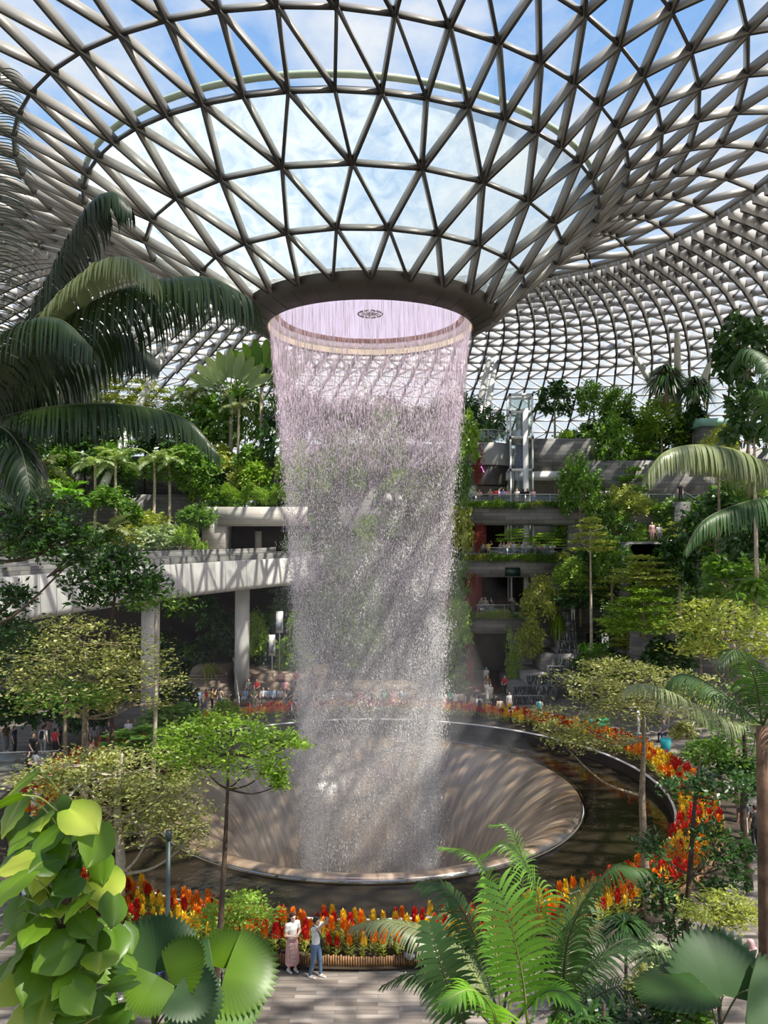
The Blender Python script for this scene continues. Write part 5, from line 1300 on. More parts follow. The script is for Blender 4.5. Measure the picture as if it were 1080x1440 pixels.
for i, (px, py, Y, r, lab) in enumerate([(95, 690, 60.3, 40, 'broad fronded bright palm above the left end of the bridge'), (155, 745, 60.2, 42, 'broad fronded bright palm right above the bridge deck'), (75, 740, 58.5, 34, 'low bright palm behind the dark overhanging branches'), (45, 700, 60, 36, 'shaded broad palm at the far left of the terrace'), (338, 545, 73, 30, 'pale palm before the upright paddle leaves')]):
    b0 = P(px, py + 30, Y); palm('broad_palm', lab, b0, P(px, py + 8, Y), r / F * Y, 'wide', 10, 300 + i, L_palml if i % 2 else L_palmb, trad=.12)
def paddle(label, px, py, Y, bz, h, n=11, mat=L_mid, spread=1.2):
    """traveller's palm: a flat fan of paddle leaves"""
    b0 = P(px, py, Y); top = b0.copy(); b0[2] = bz; t = thing('paddle_palm', label, 'palm', b0); k = top - b0
    b = MB(); b.tube([(0, 0, 0), k], [.22, .18], 8); b.build('trunk', M_barkp, t, True)
    for i in range(n):
        a = (i / (n - 1) - .5) * 2 * spread; d = np.array([math.sin(a), 0, math.cos(a)]); e = np.array([math.cos(a), 0, -math.sin(a)])
        m = MB(); m.tube([k, k + d * h * .45], .05, 5, mi=1)
        V = []; Q = []; ns = 9
        for j in range(ns):
            s = j / (ns - 1); c = k + d * h * (.42 + .58 * s) + np.array([0, -.25 * s * s * h * .4, -.12 * s * s * h * abs(math.sin(a))]); w = h * .11 * math.sin(PI * min(1, s * .9 + .08)) ** .6
            V += [c - e * w + [0, -.06 * h, 0], c, c + e * w + [0, -.06 * h, 0]]
        for j in range(ns - 1): Q += [(3 * j, 3 * j + 1, 3 * j + 4, 3 * j + 3), (3 * j + 1, 3 * j + 2, 3 * j + 5, 3 * j + 4)]
        m.add(V, Q, v=R.random()); m.build('paddle_leaf', [mat, M_rachis], t)
paddle('pale paddle leaved palm fanning out left of the waterfall top', 325, 560, 72, 15, 4.6, 9, L_grey, 1.0)
paddle('dark paddle leaved palm right beside the edge of the falling water', 368, 545, 73, 15, 4.6, 10, L_mid, 1.1)
# behind the falling water: climbers on the wall
for i in range(46):
    px = R.uniform(405, 655); py = R.uniform(600, 905)
    sh('climbing plant on the stone wall behind the waterfall', px, py, R.uniform(16, 30), R.uniform(20, 40), 66.7, R.choice(['vine', 'bush', 'broad', 'vine']), R.choice([L_mid, L_dark, L_bright, L_mid]), 'climbing_plant', 'climbers behind the waterfall', .35, 0)
for i in range(12):
    cr('tree on top of the wall seen through the falling water', 420 + i * 21, 590 + R.uniform(-14, 14), 26, 28, 72, 20, 'bush', R.choice([L_mid, L_dark]), group='trees on top of the wall behind the waterfall', bran=4)
# trailing plants along the slab edges
for (px0, px1, py, hh, y, n, lab, g) in ((655, 815, 713, 8, FY - .2, 9, 'greenery trailing over the edge of the top balcony slab', 'trailing plants of the top balcony'), (655, 800, 787, 8, FY - .2, 9, 'greenery trailing over the edge of the middle balcony slab', 'trailing plants of the middle balcony'), (640, 745, 868, 8, FY - .2, 7, 'greenery trailing over the edge of the lowest balcony slab', 'trailing plants of the lowest balcony'), (815, 970, 716, 8, FY - .2, 8, 'greenery trailing below the right part of the top walkway', 'trailing plants of the right walkway')):
    for i in range(n):
        px = px0 + (px1 - px0) * (i + .5) / n
        shrub('trailing_plant', lab, P(px, py - 3 + R.uniform(-2, 2), y), ((px1 - px0) / n * .55 / F * y, .45, hh * R.uniform(.45, .8) / F * y), 'trail', R.choice([L_mid, L_bright, L_yellow]), g, rz=0)
# vine columns by the water and between the openings
for i, (px, py, hw, hh, Y, mat, lab) in enumerate([(655, 620, 16, 40, 63, L_bright, 'topmost'), (650, 690, 17, 36, 62.8, L_mid, 'second'), (646, 750, 18, 36, 62.6, L_yellow, 'third'), (643, 815, 18, 36, 62.2, L_mid, 'fourth'), (642, 880, 20, 34, 61.6, L_bright, 'fifth'), (638, 935, 24, 34, 61.2, L_mid, 'lowest')]):
    sh(lab + ' leafy clump of the green column right beside the waterfall', px, py, hw, hh, Y, 'vine' if i % 2 else 'broad', mat, 'climbing_plant', rz=0)
for i, (px, py, hh, mt, lab) in enumerate([(672, 755, 18, L_red, 'red climber by the middle balcony opening'), (665, 830, 22, L_red, 'red climber by the lowest balcony opening'), (660, 925, 30, L_red, 'dark red climber beside the tunnel entrance'), (672, 650, 26, L_red, 'reddish climber under the round upper balcony')]):
    sh(lab, px, py, 9, hh, FY - .25, 'vine', mt, 'red_climber', rz=0)
for i, (px, py, hw, hh, Y, kind, mt, lab) in enumerate([(760, 850, 26, 36, 62.6, 'bush', L_yellow, 'tall yellow green shrub beside the tunnel, upper one'), (745, 905, 30, 34, 61.6, 'bush', L_yellow, 'tall yellow green shrub beside the tunnel, middle one'), (722, 930, 14, 40, 61.2, 'vine', L_bright, 'hanging vine on the right side of the tunnel'), (735, 950, 26, 20, 60.5, 'fern', L_palmb, 'fern hanging over the dark stone planter by the cascade'), (772, 940, 18, 12, 61, 'fern', L_bright, 'small fern on top of the dark stone planter'),
    (785, 870, 20, 28, 63, 'spiky', L_bright, 'spiky plant at the top of the cascade, left side'), (830, 895, 26, 26, 61.5, 'fern', L_palmb, 'fern clump right of the narrow upper cascade'), (820, 925, 22, 20, 60.3, 'spiky', L_mid, 'spiky plant at the wall right of the cascade'), (725, 752, 26, 10, 62, 'layer', L_bright, 'flat young tree crown in front of the middle balcony, left'), (765, 758, 28, 10, 62, 'layer', L_bright, 'flat young tree crown in front of the middle balcony, right')]):
    sh(lab, px, py, hw, hh, Y, kind, mt, rz=0 if kind == 'vine' else None)
# trees rising in front of the right wall
rt = [(830, 750, 30, 26, 58, 0, 'layer', L_yellow, 'yellow green tree beside the right end of the middle balcony'), (815, 690, 34, 50, 63.2, 5, 'bush', L_mid, 'tall slim green tree in front of the top walkway'), (855, 640, 40, 55, 68.5, 14.85, 'bush', L_mid, 'tall tree full of climbing leaves above the top walkway'),
      (780, 565, 26, 26, 73, 20.8, 'broad', L_dark, 'dark round tree on the roof edge right of the lift tower'), (835, 565, 28, 30, 72, 20.8, 'bush', L_mid, 'leafy tree on the roof edge under the leaning column'), (870, 575, 24, 30, 71, 19.4, 'bush', L_mid, 'narrow tree on the roof edge left of the spiky palms'), (930, 600, 40, 36, 69.5, 19.4, 'bush', L_bright, 'bright tree under the spiky palms'),
      (975, 595, 20, 24, 68, 19.4, 'broad', L_dark, 'dark small tree beside the teal edged roof'), (905, 640, 40, 34, 69, 14.85, 'layer', L_mid, 'green tree behind the tip of the sunlit frond'), (890, 685, 36, 34, 66, 9.8, 'layer', L_mid, 'tree in front of the walkway below the sunlit frond'), (900, 800, 56, 22, 55, 5.2, 'layer', L_yellow, 'yellow green flat topped tree in the middle of the right slope, upper'),
      (905, 855, 66, 34, 53, 5.2, 'layer', L_bright, 'yellow green flat topped tree in the middle of the right slope, lower'), (955, 800, 36, 40, 56, 5.2, 'broad', L_dark, 'dark leafy tree right of the flat topped trees'), (1005, 740, 40, 40, 55, 9.8, 'broad', L_dark, 'dark leafy tree below the second frond on the right'), (1060, 760, 40, 50, 50, 5.2, 'broad', L_dark, 'dark tree mass at the right edge below the fronds'),
      (1030, 820, 44, 36, 48, 5.2, 'broad', L_mid, 'broad leaved tree at the right edge above the yellow crown'), (860, 790, 30, 40, 60, 5.2, 'bush', L_mid, 'leafy tree behind the yellow flat topped trees'), (1050, 500, 44, 55, 50, 14.85, 'broad', L_dark, 'tall dark tree at the upper right edge'), (1060, 590, 40, 50, 46, 9.8, 'broad', L_dark, 'dark tree behind the upper right frond'), (1010, 640, 26, 40, 52, 9.8, 'bush', L_yellow, 'yellow green shrubby tree behind the sunlit frond'),
      (690, 600, 22, 26, 73, 20.8, 'bush', L_dark, 'dark tree behind the roof column left of the lift tower'), (845, 930, 34, 30, 57, 0, 'layer', L_mid, 'low tree beside the cascade handrail'), (985, 900, 30, 30, 50, 0, 'broad', L_mid, 'broad leaved tree beneath the yellow flat topped crown'), (940, 930, 34, 30, 52, 0, 'broad', L_dark, 'dark tree behind the variegated pool side crown')]
for i, (px, py, hw, hh, Y, bz, kind, mt, lab) in enumerate(rt):
    cr(lab, px, py, hw, hh, Y, bz, kind, mt, M_barkp if i % 3 == 0 else M_bark, trad=.13)
for i in range(74):
    py = R.uniform(690, 960); px = R.uniform(800 if py < 880 else 850, 1085)
    Y = 61.5 if py > 880 else (62 if py > 800 else (65 if py > 740 else 66.5)); Y -= 2.5 if px > 830 else 0
    sh('climbing foliage covering the stone terraces on the right slope', px, py, R.uniform(22, 38), R.uniform(18, 34), Y, R.choice(['vine', 'bush', 'broad', 'layer']), R.choice([L_mid, L_dark, L_bright, L_mid, L_yellow]), 'slope_shrub', 'foliage of the right slope', .4, 0)
for i in range(22):
    px = R.uniform(660, 1000); py = R.uniform(592, 628)
    if 715 < px < 760: continue
    sh('shrub along the planted roof edge on the right', px, py, R.uniform(16, 26), R.uniform(12, 18), 70.5, R.choice(['bush', 'trail', 'broad']), R.choice([L_mid, L_bright, L_dark]), 'roof_edge_shrub', 'shrubs of the right roof edge')
# spiky palms on stems
for (px, py, Y, r, lab) in ((937, 525, 68, 28, 'shaggy spiky palm on a stem left of the upright roof column'), (977, 540, 68, 26, 'shaggy spiky palm on a stem right of the upright roof column')):
    b0 = P(px, py + 60, Y); c = P(px, py, Y); t = thing('spiky_palm', lab, 'palm', b0); k = c - b0
    b = MB(); b.tube([(0, 0, 0), k], [.2, .16], 8); b.build('trunk', M_bark, t, True)
    link('spiky_crown', crown_mesh('spiky', 0, L_dark), t, k, 0, r * 1.15 / F * Y)
    q = link('dry_skirt', crown_mesh('fern', 1, plain('dry_leaf', (.30, .20, .10), .8) if 'dry_leaf' not in MATS else MATS['dry_leaf']), t, k - [0, 0, .8], 0, (r / F * Y * .5, r / F * Y * .5, -r / F * Y * .45))
    q['label'] = 'brown dry leaf skirt'
# in the shade under the bridge
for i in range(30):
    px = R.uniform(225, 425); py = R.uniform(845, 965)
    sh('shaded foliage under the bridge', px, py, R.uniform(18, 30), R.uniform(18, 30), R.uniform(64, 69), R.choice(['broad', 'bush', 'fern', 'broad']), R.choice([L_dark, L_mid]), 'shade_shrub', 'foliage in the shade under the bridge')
for (px, py, hw, hh, Y, kind, mt, lab) in ((355, 900, 22, 36, 61.5, 'bush', L_bright, 'tall sunlit shrub left of the white hanging signs'), (410, 925, 26, 26, 61.5, 'broad', L_bright, 'sunlit shrub right below the white hanging signs'), (415, 890, 16, 26, 62, 'bush', L_bright, 'sunlit shrub between the signs and the falling water'), (385, 945, 30, 14, 61.2, 'fern', L_bright, 'ferny bed behind the seated visitors'), (350, 965, 18, 8, 60.6, 'bush', L_yellow, 'low hedge at the top of the wooden stairs'),
    (295, 925, 20, 22, 60, 'fern', L_yellow, 'yellow fronded plant beside the wooden stairs, upper'), (290, 955, 18, 16, 59, 'fern', L_yellow, 'yellow fronded plant beside the wooden stairs, lower'), (255, 985, 26, 22, 52, 'broad', L_dark, 'dark bush in front of the wooden stairs'), (320, 1000, 24, 14, 48, 'bush', L_bright, 'bright bush before the left end of the flower ring'), (240, 1010, 40, 18, 44, 'broad', L_mid, 'bush behind the bright layered tree'), (200, 1040, 50, 14, 38, 'broad', L_mid, 'low bush left of the pool beyond the grove'),
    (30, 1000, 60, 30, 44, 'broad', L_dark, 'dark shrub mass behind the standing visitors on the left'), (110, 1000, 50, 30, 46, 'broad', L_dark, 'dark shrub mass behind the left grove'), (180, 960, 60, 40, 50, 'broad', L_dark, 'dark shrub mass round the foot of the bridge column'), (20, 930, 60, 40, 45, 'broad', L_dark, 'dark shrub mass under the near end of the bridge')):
    sh(lab, px, py, hw, hh, Y, kind, mt)
for (px, py, hw, hh, Y, mt, lab) in ((995, 1060, 30, 20, 29, L_mid, 'leafy bush on the plaza right of the flower ring'), (1040, 1085, 40, 16, 27, L_dark, 'dark bush behind the standing visitors at the right'), (960, 1030, 24, 14, 36, L_vari, 'variegated bush near the teal boxes'), (1040, 1240, 20, 12, 22, L_dark, 'small dark bush at the right edge of the plaza')):
    sh(lab, px, py, hw, hh, Y, 'broad', mt)

# ---------------------------------------------------------------- ring of plumed flowers
def plume(rng, h=.34, n=80):
    b = MB(); z = rng.random(n) ** .8; r = .10 * (1 - z) ** .7 * (.5 + .5 * rng.random(n)) + .006; a = rng.random(n) * 2 * PI
    C = np.stack([r * np.cos(a), r * np.sin(a), .42 + z * h], -1); D = np.stack([np.cos(a) * .35, np.sin(a) * .35, np.ones(n)], -1); Nn = np.stack([np.cos(a), np.sin(a), np.full(n, .2)], -1)
    leaf_diamonds(b, C, D, Nn, .13, .055, rng=rng); return b
def celosia_leaf(rng, n=16):
    b = MB(); a = rng.random(n) * 2 * PI; z = .05 + .42 * rng.random(n)
    C = np.stack([.01 * np.cos(a), .01 * np.sin(a), z], -1); D = np.stack([np.cos(a), np.sin(a), .5 + .5 * rng.random(n)], -1)
    leaf_diamonds(b, C, D, np.tile([0, 0, 1.], (n, 1)), .26, .085, rng=rng); b.tube([(0, 0, 0), (0, 0, .5)], .012, 4); return b
rng = np.random.default_rng(8)
LF = [celosia_leaf(rng).mesh('celosia', [L_yellow]) for _ in range(3)]
PLB = [plume(rng) for _ in range(3)]
PLM = {(k, c): PLB[k].mesh('flower_plume', [m]) for k in range(3) for c, m in (('red', C_red), ('yellow', C_yel), ('orange', C_org))}
spots = []
for r in (0, .33, .66, 1.0, 1.33):
    n = int(2 * PI * 15.5 / .30)
    for k in range(n):
        a = 2 * PI * (k + rng.random() * .6) / n; rr = RR(a) - .25 - r + rng.normal() * .06
        seg = int(a * 15.5 / .62 + r * 3); col = ('red', 'yellow', 'orange', 'red', 'orange', 'yellow', 'red')[(seg * 7 + seg // 3) % 7]
        if rng.random() < .35: col = ('red', 'yellow', 'orange')[rng.integers(0, 3)]
        spots.append((AX + rr * math.cos(a), AY + rr * math.sin(a), col))
vis = lambda s: abs(s[0] / s[1]) < .55
spots.sort(key=lambda s: (not vis(s), math.hypot(s[0], s[1])))
lab = dict(red='red plumed flower in the front arc of the flower ring', yellow='yellow plumed flower in the front arc of the flower ring', orange='orange plumed flower in the front arc of the flower ring')
for i, (x, y, col) in enumerate(spots[:300]):
    o = link('celosia', LF[i % 3], None, (x, y, .12), rng.random() * 6, .74 + .42 * rng.random()); tag(o, lab[col], 'flower', col + ' flowers of the front arc')
    link('flower_plume', PLM[i % 3, col], o)
b = MB()
V0 = []
for i, (x, y, col) in enumerate(spots[300:]):
    k = i % 3; s = .74 + .42 * rng.random(); mi = dict(red=0, yellow=1, orange=2)[col]
    for src, m in ((PLB[k], mi), (None, 3)):
        if src is None:
            n = 7; a = rng.random(n) * 2 * PI
            leaf_diamonds(b, np.stack([x + 0 * a, y + 0 * a, .15 + .4 * rng.random(n)], -1), np.stack([np.cos(a), np.sin(a), .6 + 0 * a], -1), np.tile([0, 0, 1.], (n, 1)), .3, .11, mi=3, rng=rng)
        else:
            V = src.V[0].reshape(-1, 4, 3)[::2].reshape(-1, 3) * [1.25, 1.25, 1] * s + [x, y, .12]; n = len(V) // 4
            b.add(V, tris=(np.arange(n)[:, None, None] * 4 + np.array([(0, 1, 2), (0, 2, 3)])[None]).reshape(-1, 3), mi=m, v=src.A[0].reshape(-1, 4)[::2].ravel())
o = b.build('flower_ring', [C_red, C_yel, C_org, L_yellow]); o['kind'] = 'stuff'; o['label'] = 'ring of red and yellow plumed flowers around the far side of the pool'; o['category'] = 'flowers'
# ---------------------------------------------------------------- the couple in front of the flowers (detailed)
def finger_chain(w, d, palm_n, side, curl, tlen=.085):
    """palm with four bent fingers and a thumb; w wrist, d direction, palm_n palm normal, side thumb side"""
    d = nrm(d); n = nrm(palm_n - d * np.dot(palm_n, d)); s = np.cross(d, n) * side; C = []
    C.append((w, w + d * .045, .024, .030, SKIN, None, .012)); C.append((w + d * .045 - s * .022, w + d * .08 - s * .026, .019, .013, SKIN, None, .01)); C.append((w + d * .045 + s * .02, w + d * .085 + s * .024, .019, .013, SKIN, None, .01))
    for k, (o, l) in enumerate(((.030, .066), (.011, .076), (-.010, .071), (-.030, .055))):
        p0 = w + d * .083 + s * o; dd = nrm(d + n * curl * .4 + s * o * 2); p1 = p0 + dd * l * .45; dd2 = nrm(d * (1 - curl * .6) + n * curl); p2 = p1 + dd2 * l * .32; dd3 = nrm(d * (1 - curl * 1.1) + n * curl * 1.3); p3 = p2 + dd3 * l * .25
        C += [(p0, p1, .0095, .0088, SKIN, None, .004), (p1, p2, .0088, .0078, SKIN, None, .004), (p2, p3, .0078, .0068, SKIN, None, .004)]
    t0 = w + d * .025 + s * .026; t1 = t0 + nrm(d * .6 + s * .8 + n * .2) * .035; t2 = t1 + nrm(d + s * .25 + n * .4) * .03
    C += [(t0, t1, .013, .0105, SKIN, None, .006), (t1, t2, .0105, .008, SKIN, None, .004)]
    return C
def join_blob(mb, cones, h, k, mi=0):
    V, Q, part = blob(cones, h, k, .03); mb.add(V, Q, mi=mi); return V
def detailed_person(label, loc, face, J, female, top, legm, height, hands, skin):
    J = {k: np.array(v, float) for k, v in skeleton(J).items()}
    t = thing('person', label, 'person', loc, math.radians(face), None, height / 1.72)
    S = cloth(skin); B = []
    c = lambda a, b, ra, rb, sc=None, k=.03: B.append((a, b, ra, rb, 0, sc, k))
    hd = J['head']
    c(J['pel'], J['chest'], .115 if not female else .105, .125 if not female else .108, (1.12, .76, 1)); c(J['chest'], J['chest'] * .4 + J['neck'] * .6, .125 if not female else .11, .10, (1.2, .75, 1)); c(J['shL'], J['shR'], .058, .058)
    c(J['neck'] - [0, 0, .05], hd - [0, -.02, .05], .050, .046, None, .02)
    c(hd + [0, .012, .03], hd + [0, .015, .035], .088, .088, (.86, 1.02, 1.08), .02); c(hd + [0, -.03, -.055], hd + [0, -.048, -.075], .052, .036, (1, 1, 1), .03)     # skull, jaw, chin
    c(hd + [0, -.088, .012], hd + [0, -.104, -.022], .010, .015, None, .012)                                     # nose
    c(hd + [-.022, -.083, -.052], hd + [.022, -.083, -.052], .0085, .0085, (1, 1, .7), .006)                     # mouth
    for sx in (-1, 1):
        c(hd + [sx * .079, .02, .012], hd + [sx * .084, .028, -.022], .017, .012, (.6, 1, 1), .008)               # ear
        c(hd + [sx * .034, -.076, .03], hd + [sx * .034, -.076, .03], .013, .013, (1, 1, .8), .008)               # brow ball
    for s in 'LR':
        c(J['sh' + s], J['el' + s], .052, .041, None, .02); c(J['el' + s], J['wr' + s], .041, .026, None, .015)
        c(J['hip' + s], J['kn' + s], .085, .056); c(J['kn' + s], J['an' + s] * .5 + J['kn' + s] * .5, .054, .055, None, .02); c(J['an' + s] * .5 + J['kn' + s] * .5, J['an' + s], .052, .037, None, .02)
        c(J['an' + s] - [0, 0, .03], J['an' + s] + [0, -.13, -.055], .038, .03)
    mb = MB(); join_blob(mb, B, .0125, .03)
    for s, (d, n, curl) in hands.items(): join_blob(mb, finger_chain(J['wr' + s], np.array(d, float), np.array(n, float), 1 if s == 'R' else -1, curl), .0045, .006)
    body = mb.build('body', S, t, True)
    e = MB()
    for sx in (-1, 1): V, Q, _ = blob([(hd + [sx * .034, -.086, .028], hd + [sx * .034, -.086, .028], .0095, .0095, 0, (1.2, .6, .8))], .003, .01, .012); e.add(V, Q)
    e.build('eyes', M_black, body, True)
    # clothes: grown over the same bones
    m = MB(); C = [(J['pel'] + [0, 0, .02], J['chest'], .132 if not female else .116, .142 if not female else .128, 0, (1.12, .80, 1), .03), (J['chest'], J['chest'] * .4 + J['neck'] * .6, .142 if not female else .126, .112, 0, (1.2, .78, 1), .03), (J['shL'], J['shR'], .070, .070, 0, None, .03)]
    for s in 'LR': C.append((J['sh' + s], J['sh' + s] * .5 + J['el' + s] * .5, .068, .060, 0, None, .02))
    join_blob(m, C, .0125, .03); m.build('t_shirt', top, t, True)['label'] = 'white short sleeved t-shirt'
    m = MB()
    if female:
        p = J['pel']; prof = []
        th = np.arange(40) * 2 * PI / 40; V = []
        for q in np.linspace(0, 1, 16):
            z = p[2] + .10 - q * .78; r = .135 + .055 * math.sin(q * 2.0) ** .8 + .02 * q; rf = 1 + .05 * q * np.sin(th * 7 + q * 3) + .015 * np.sin(q * 40)
            V.append(np.stack([p[0] + r * rf * 1.08 * np.cos(th), p[1] + r * rf * .86 * np.sin(th), np.full(40, z)], -1))
        m.add(np.concatenate(V), [(i * 40 + j, i * 40 + (j + 1) % 40, (i + 1) * 40 + (j + 1) % 40, (i + 1) * 40 + j) for i in range(15) for j in range(40)])
        sk = m.build('long_skirt', legm, t, True); sk['label'] = 'long pink skirt with ruffles'
        rf = MB()
        for i in range(5):
            z = p[2] - .05 - i * .12; x = -.12 + .015 * i; a = np.linspace(0, 2 * PI, 13); rf.tube(np.stack([x + .045 * np.cos(a), -.135 - .012 * i + .015 * np.sin(3 * a), z + .035 * np.sin(a)], -1), .013, 6, cap=False)
        rf.build('ruffle', cloth('cream'), sk, True)
    else:
        C = [(J['pel'] + [0, 0, .03], J['pel'] - [0, 0, .04], .128, .128, 0, (1.14, .84, 1), .03)]
        for s in 'LR': C += [(J['hip' + s], J['kn' + s], .098, .070, 0, None, .03), (J['kn' + s], J['an' + s] + [0, 0, .02], .068, .052, 0, None, .02)]
        join_blob(m, C, .0125, .03); m.build('jeans', legm, t, True)
    for s in 'LR':
        m = MB(); a = J['an' + s]; join_blob(m, [(a + [0, .025, -.035], a + [0, -.02, -.035], .048, .047, 0), (a + [0, .02, -.055], a + [0, -.15, -.06], .040, .034, 0, (1, 1, .8))], .01, .02); m.build('shoe', cloth('white'), t, True)
    m = MB(); C = [(hd + [0, .03, .055], hd + [0, .045, .02], .092, .088, 0, (.94, 1, 1), .015), (hd + [-.04, -.045, .10], hd + [.04, -.045, .10], .03, .03, 0, None, .02)]
    if female: C += [(hd + [0, .07, .02], J['neck'] + [0, .10, -.02], .075, .062, 0, (1.1, .75, 1), .02), (J['neck'] + [0, .10, -.02], J['chest'] + [0, .13, .03], .06, .03, 0, (1.2, .6, 1), .02)]
    else:
        for sx in (-1, 1): C.append((hd + [sx * .066, .0, .04], hd + [sx * .07, .035, -.0], .024, .022, 0, None, .012))
    V, Q, _ = blob(C, .009, .015, .03); keep = ~((V[:, 1] < hd[1] - .055) & (V[:, 2] < hd[2] + .062)); Q = Q[keep[Q].all(1)]
    m.add(V, Q); m.build('hair', cloth('hair'), t, True)
    return t, J
WJ = dict(elL=(.25, -.02, 1.14), wrL=(.05, -.20, 1.10), elR=(-.25, -.02, 1.14), wrR=(-.04, -.22, 1.12), hipL=(.08, 0, .9), hipR=(-.08, 0, .9), anL=(.09, -.03, .085), anR=(-.09, .06, .085), head=(.0, -.03, 1.605))
detailed_person('woman in white t-shirt and long pink skirt standing before the flowers, looking right', G(411, 1366), 38, WJ, True, cloth('white'), plain('skirt_pink', (.62, .33, .33), .75, var=.12, vscale=9), 1.59, dict(L=((-1, -.1, -.1), (0, 1, -.2), .6), R=((1, -.05, .1), (0, 1, -.2), .5)), 'skinp')
MJ = dict(elL=(.21, -.24, 1.50), wrL=(.06, -.36, 1.68), elR=(-.22, -.22, 1.50), wrR=(-.07, -.36, 1.68), anL=(.10, -.10, .085), anR=(-.11, .12, .085), knL=(.1, -.08, .50), knR=(-.1, .02, .49), head=(0, -.03, 1.59), neck=(0, 0, 1.44), shL=(.175, -.02, 1.43), shR=(-.175, -.02, 1.43))
man, mj = detailed_person('man in white t-shirt and jeans raising a phone to photograph the falling water', G(444, 1374), 62, MJ, False, cloth('white'), cloth('denim'), 1.63, dict(L=((-.35, -.15, .9), (-.8, 0, -.2), .7), R=((.35, -.15, .9), (.8, 0, -.2), .7)), 'skin')
def on_person(o, per, p):
    o.location = per.matrix_basis @ Vector(p) if False else (Matrix.Translation(per.location) @ Matrix.Rotation(per.rotation_euler[2], 4, 'Z') @ Matrix.Scale(per.scale[0], 4) @ Vector(p)); o.rotation_euler = per.rotation_euler
    return o
m = MB(); m.box((-.075, -.006, -.038), (.075, .006, .038)); ph = tag(on_person(m.build('phone', M_black), man, (0, -.372, 1.76)), 'black phone held up in both hands of the man in jeans', 'phone')
sb = thing('crossbody_bag', 'black bag hanging on a strap across the chest of the man in jeans', 'bag'); on_person(sb, man, (0, 0, 0)); sb.scale = man.scale
m = MB(); V, Q, _ = blob([((.12, -.15, 1.02), (.15, -.13, .86), .055, .06, 0, (.9, .5, 1))], .012, .02, .03); m.add(V, Q); m.build('pouch', M_black, sb, True)
m = MB(); m.tube(catmull([(.13, -.14, .98), (.03, -.135, 1.2), (-.09, -.105, 1.42), (-.12, .0, 1.50), (-.05, .13, 1.36), (.10, .14, 1.1), (.16, .02, 1.0), (.13, -.14, .98)], 5), .016, 6); m.build('strap', M_black, sb, True)

# ---------------------------------------------------------------- visitors
def at(px, py, z=0.0): return G(px, py, z)
FS = .90
far = [  # px, feet py, pose, sex, top, legs, face, what sets the person apart
 (624, 1004, 'stand', 'f', 'white', 'cream', 200, 'woman in white beside the flower ring just right of the waterfall'),
 (634, 1001, 'stand', 'm', 'green', 'black', 180, 'person in a bright green shirt right of the waterfall'),
 (641, 1004, 'phone', 'm', 'white', 'grey', 190, 'person in white taking a photo behind the green shirt'),
 (648, 1003, 'stand', 'm', 'beige', 'black', 170, 'person in beige at the flower ring near the tunnel'),
 (659, 1001, 'stand', 'f', 'black', 'black', 200, 'woman in black standing at the mouth of the tunnel'),
 (668, 999, 'walk', 'm', 'black', 'grey', 90, 'person in black walking near the tunnel mouth'),
 (666, 1009, 'stand', 'm', 'beige', 'cream', 180, 'person in beige with back to the flowers by the tunnel'),
 (674, 1011, 'stand', 'm', 'white', 'denim', 180, 'person in white shirt and jeans with a black backpack by the tunnel'),
 (686, 988, 'stand', 'f', 'white', 'white', 0, 'woman in a white dress in front of the tunnel'),
 (690, 992, 'walk', 'f', 'cream', 'beige', 20, 'woman in cream beside the white dress'),
 (695, 1009, 'stand', 'f', 'black', 'black', 160, 'woman in a long black dress beside the cascade'),
 (703, 1014, 'stand', 's', 'beige', 'grey', 180, 'child in beige in front of the cascade'),
 (716, 1005, 'stand', 'm', 'white', 'beige', 30, 'man in white shirt beside the cascade steps'),
 (718, 1016, 'crouch', 'm', 'white', 'black', 190, 'person in white crouching before the cascade'),
 (759, 1015, 'stand', 'm', 'white', 'grey', 150, 'person with a teal backpack right of the cascade'),
 (684, 965, 'walk', 'm', 'white', 'black', 0, 'man in white walking out of the tunnel'),
 (707, 942, 'stand', 'm', 'red', 'black', 20, 'person in red deep inside the tunnel'), (702, 930, 'walk', 'f', 'beige', 'grey', 0, 'woman in beige far inside the tunnel'), (713, 935, 'stand', 'm', 'black', 'black', 0, 'person in black far inside the tunnel'), (680, 935, 'stand', 'm', 'grey', 'navy', 60, 'person in grey far inside the tunnel on the left'),
 (686, 978, 'walk', 'm', 'brown', 'black', 320, 'person in brown stepping out of the tunnel'),
]
BAGS = {'person in white shirt and jeans with a black backpack by the tunnel': 'black', 'person with a teal backpack right of the cascade': 'teal'}
for px, py, pose, sex, top, leg, face, lab in far:
    person(lab, at(px, py), pose, cloth(top) and top, leg, face, sex, FS, bag=BAGS.get(lab), hat='teal' if 'walking out' in lab else None)
person('person in red sitting on the low wall beside the tunnel', P(710, 965, 60.2) * [1, 1, 0] + [0, 0, .35], 'sit', 'red', 'black', -30, 'm', FS)
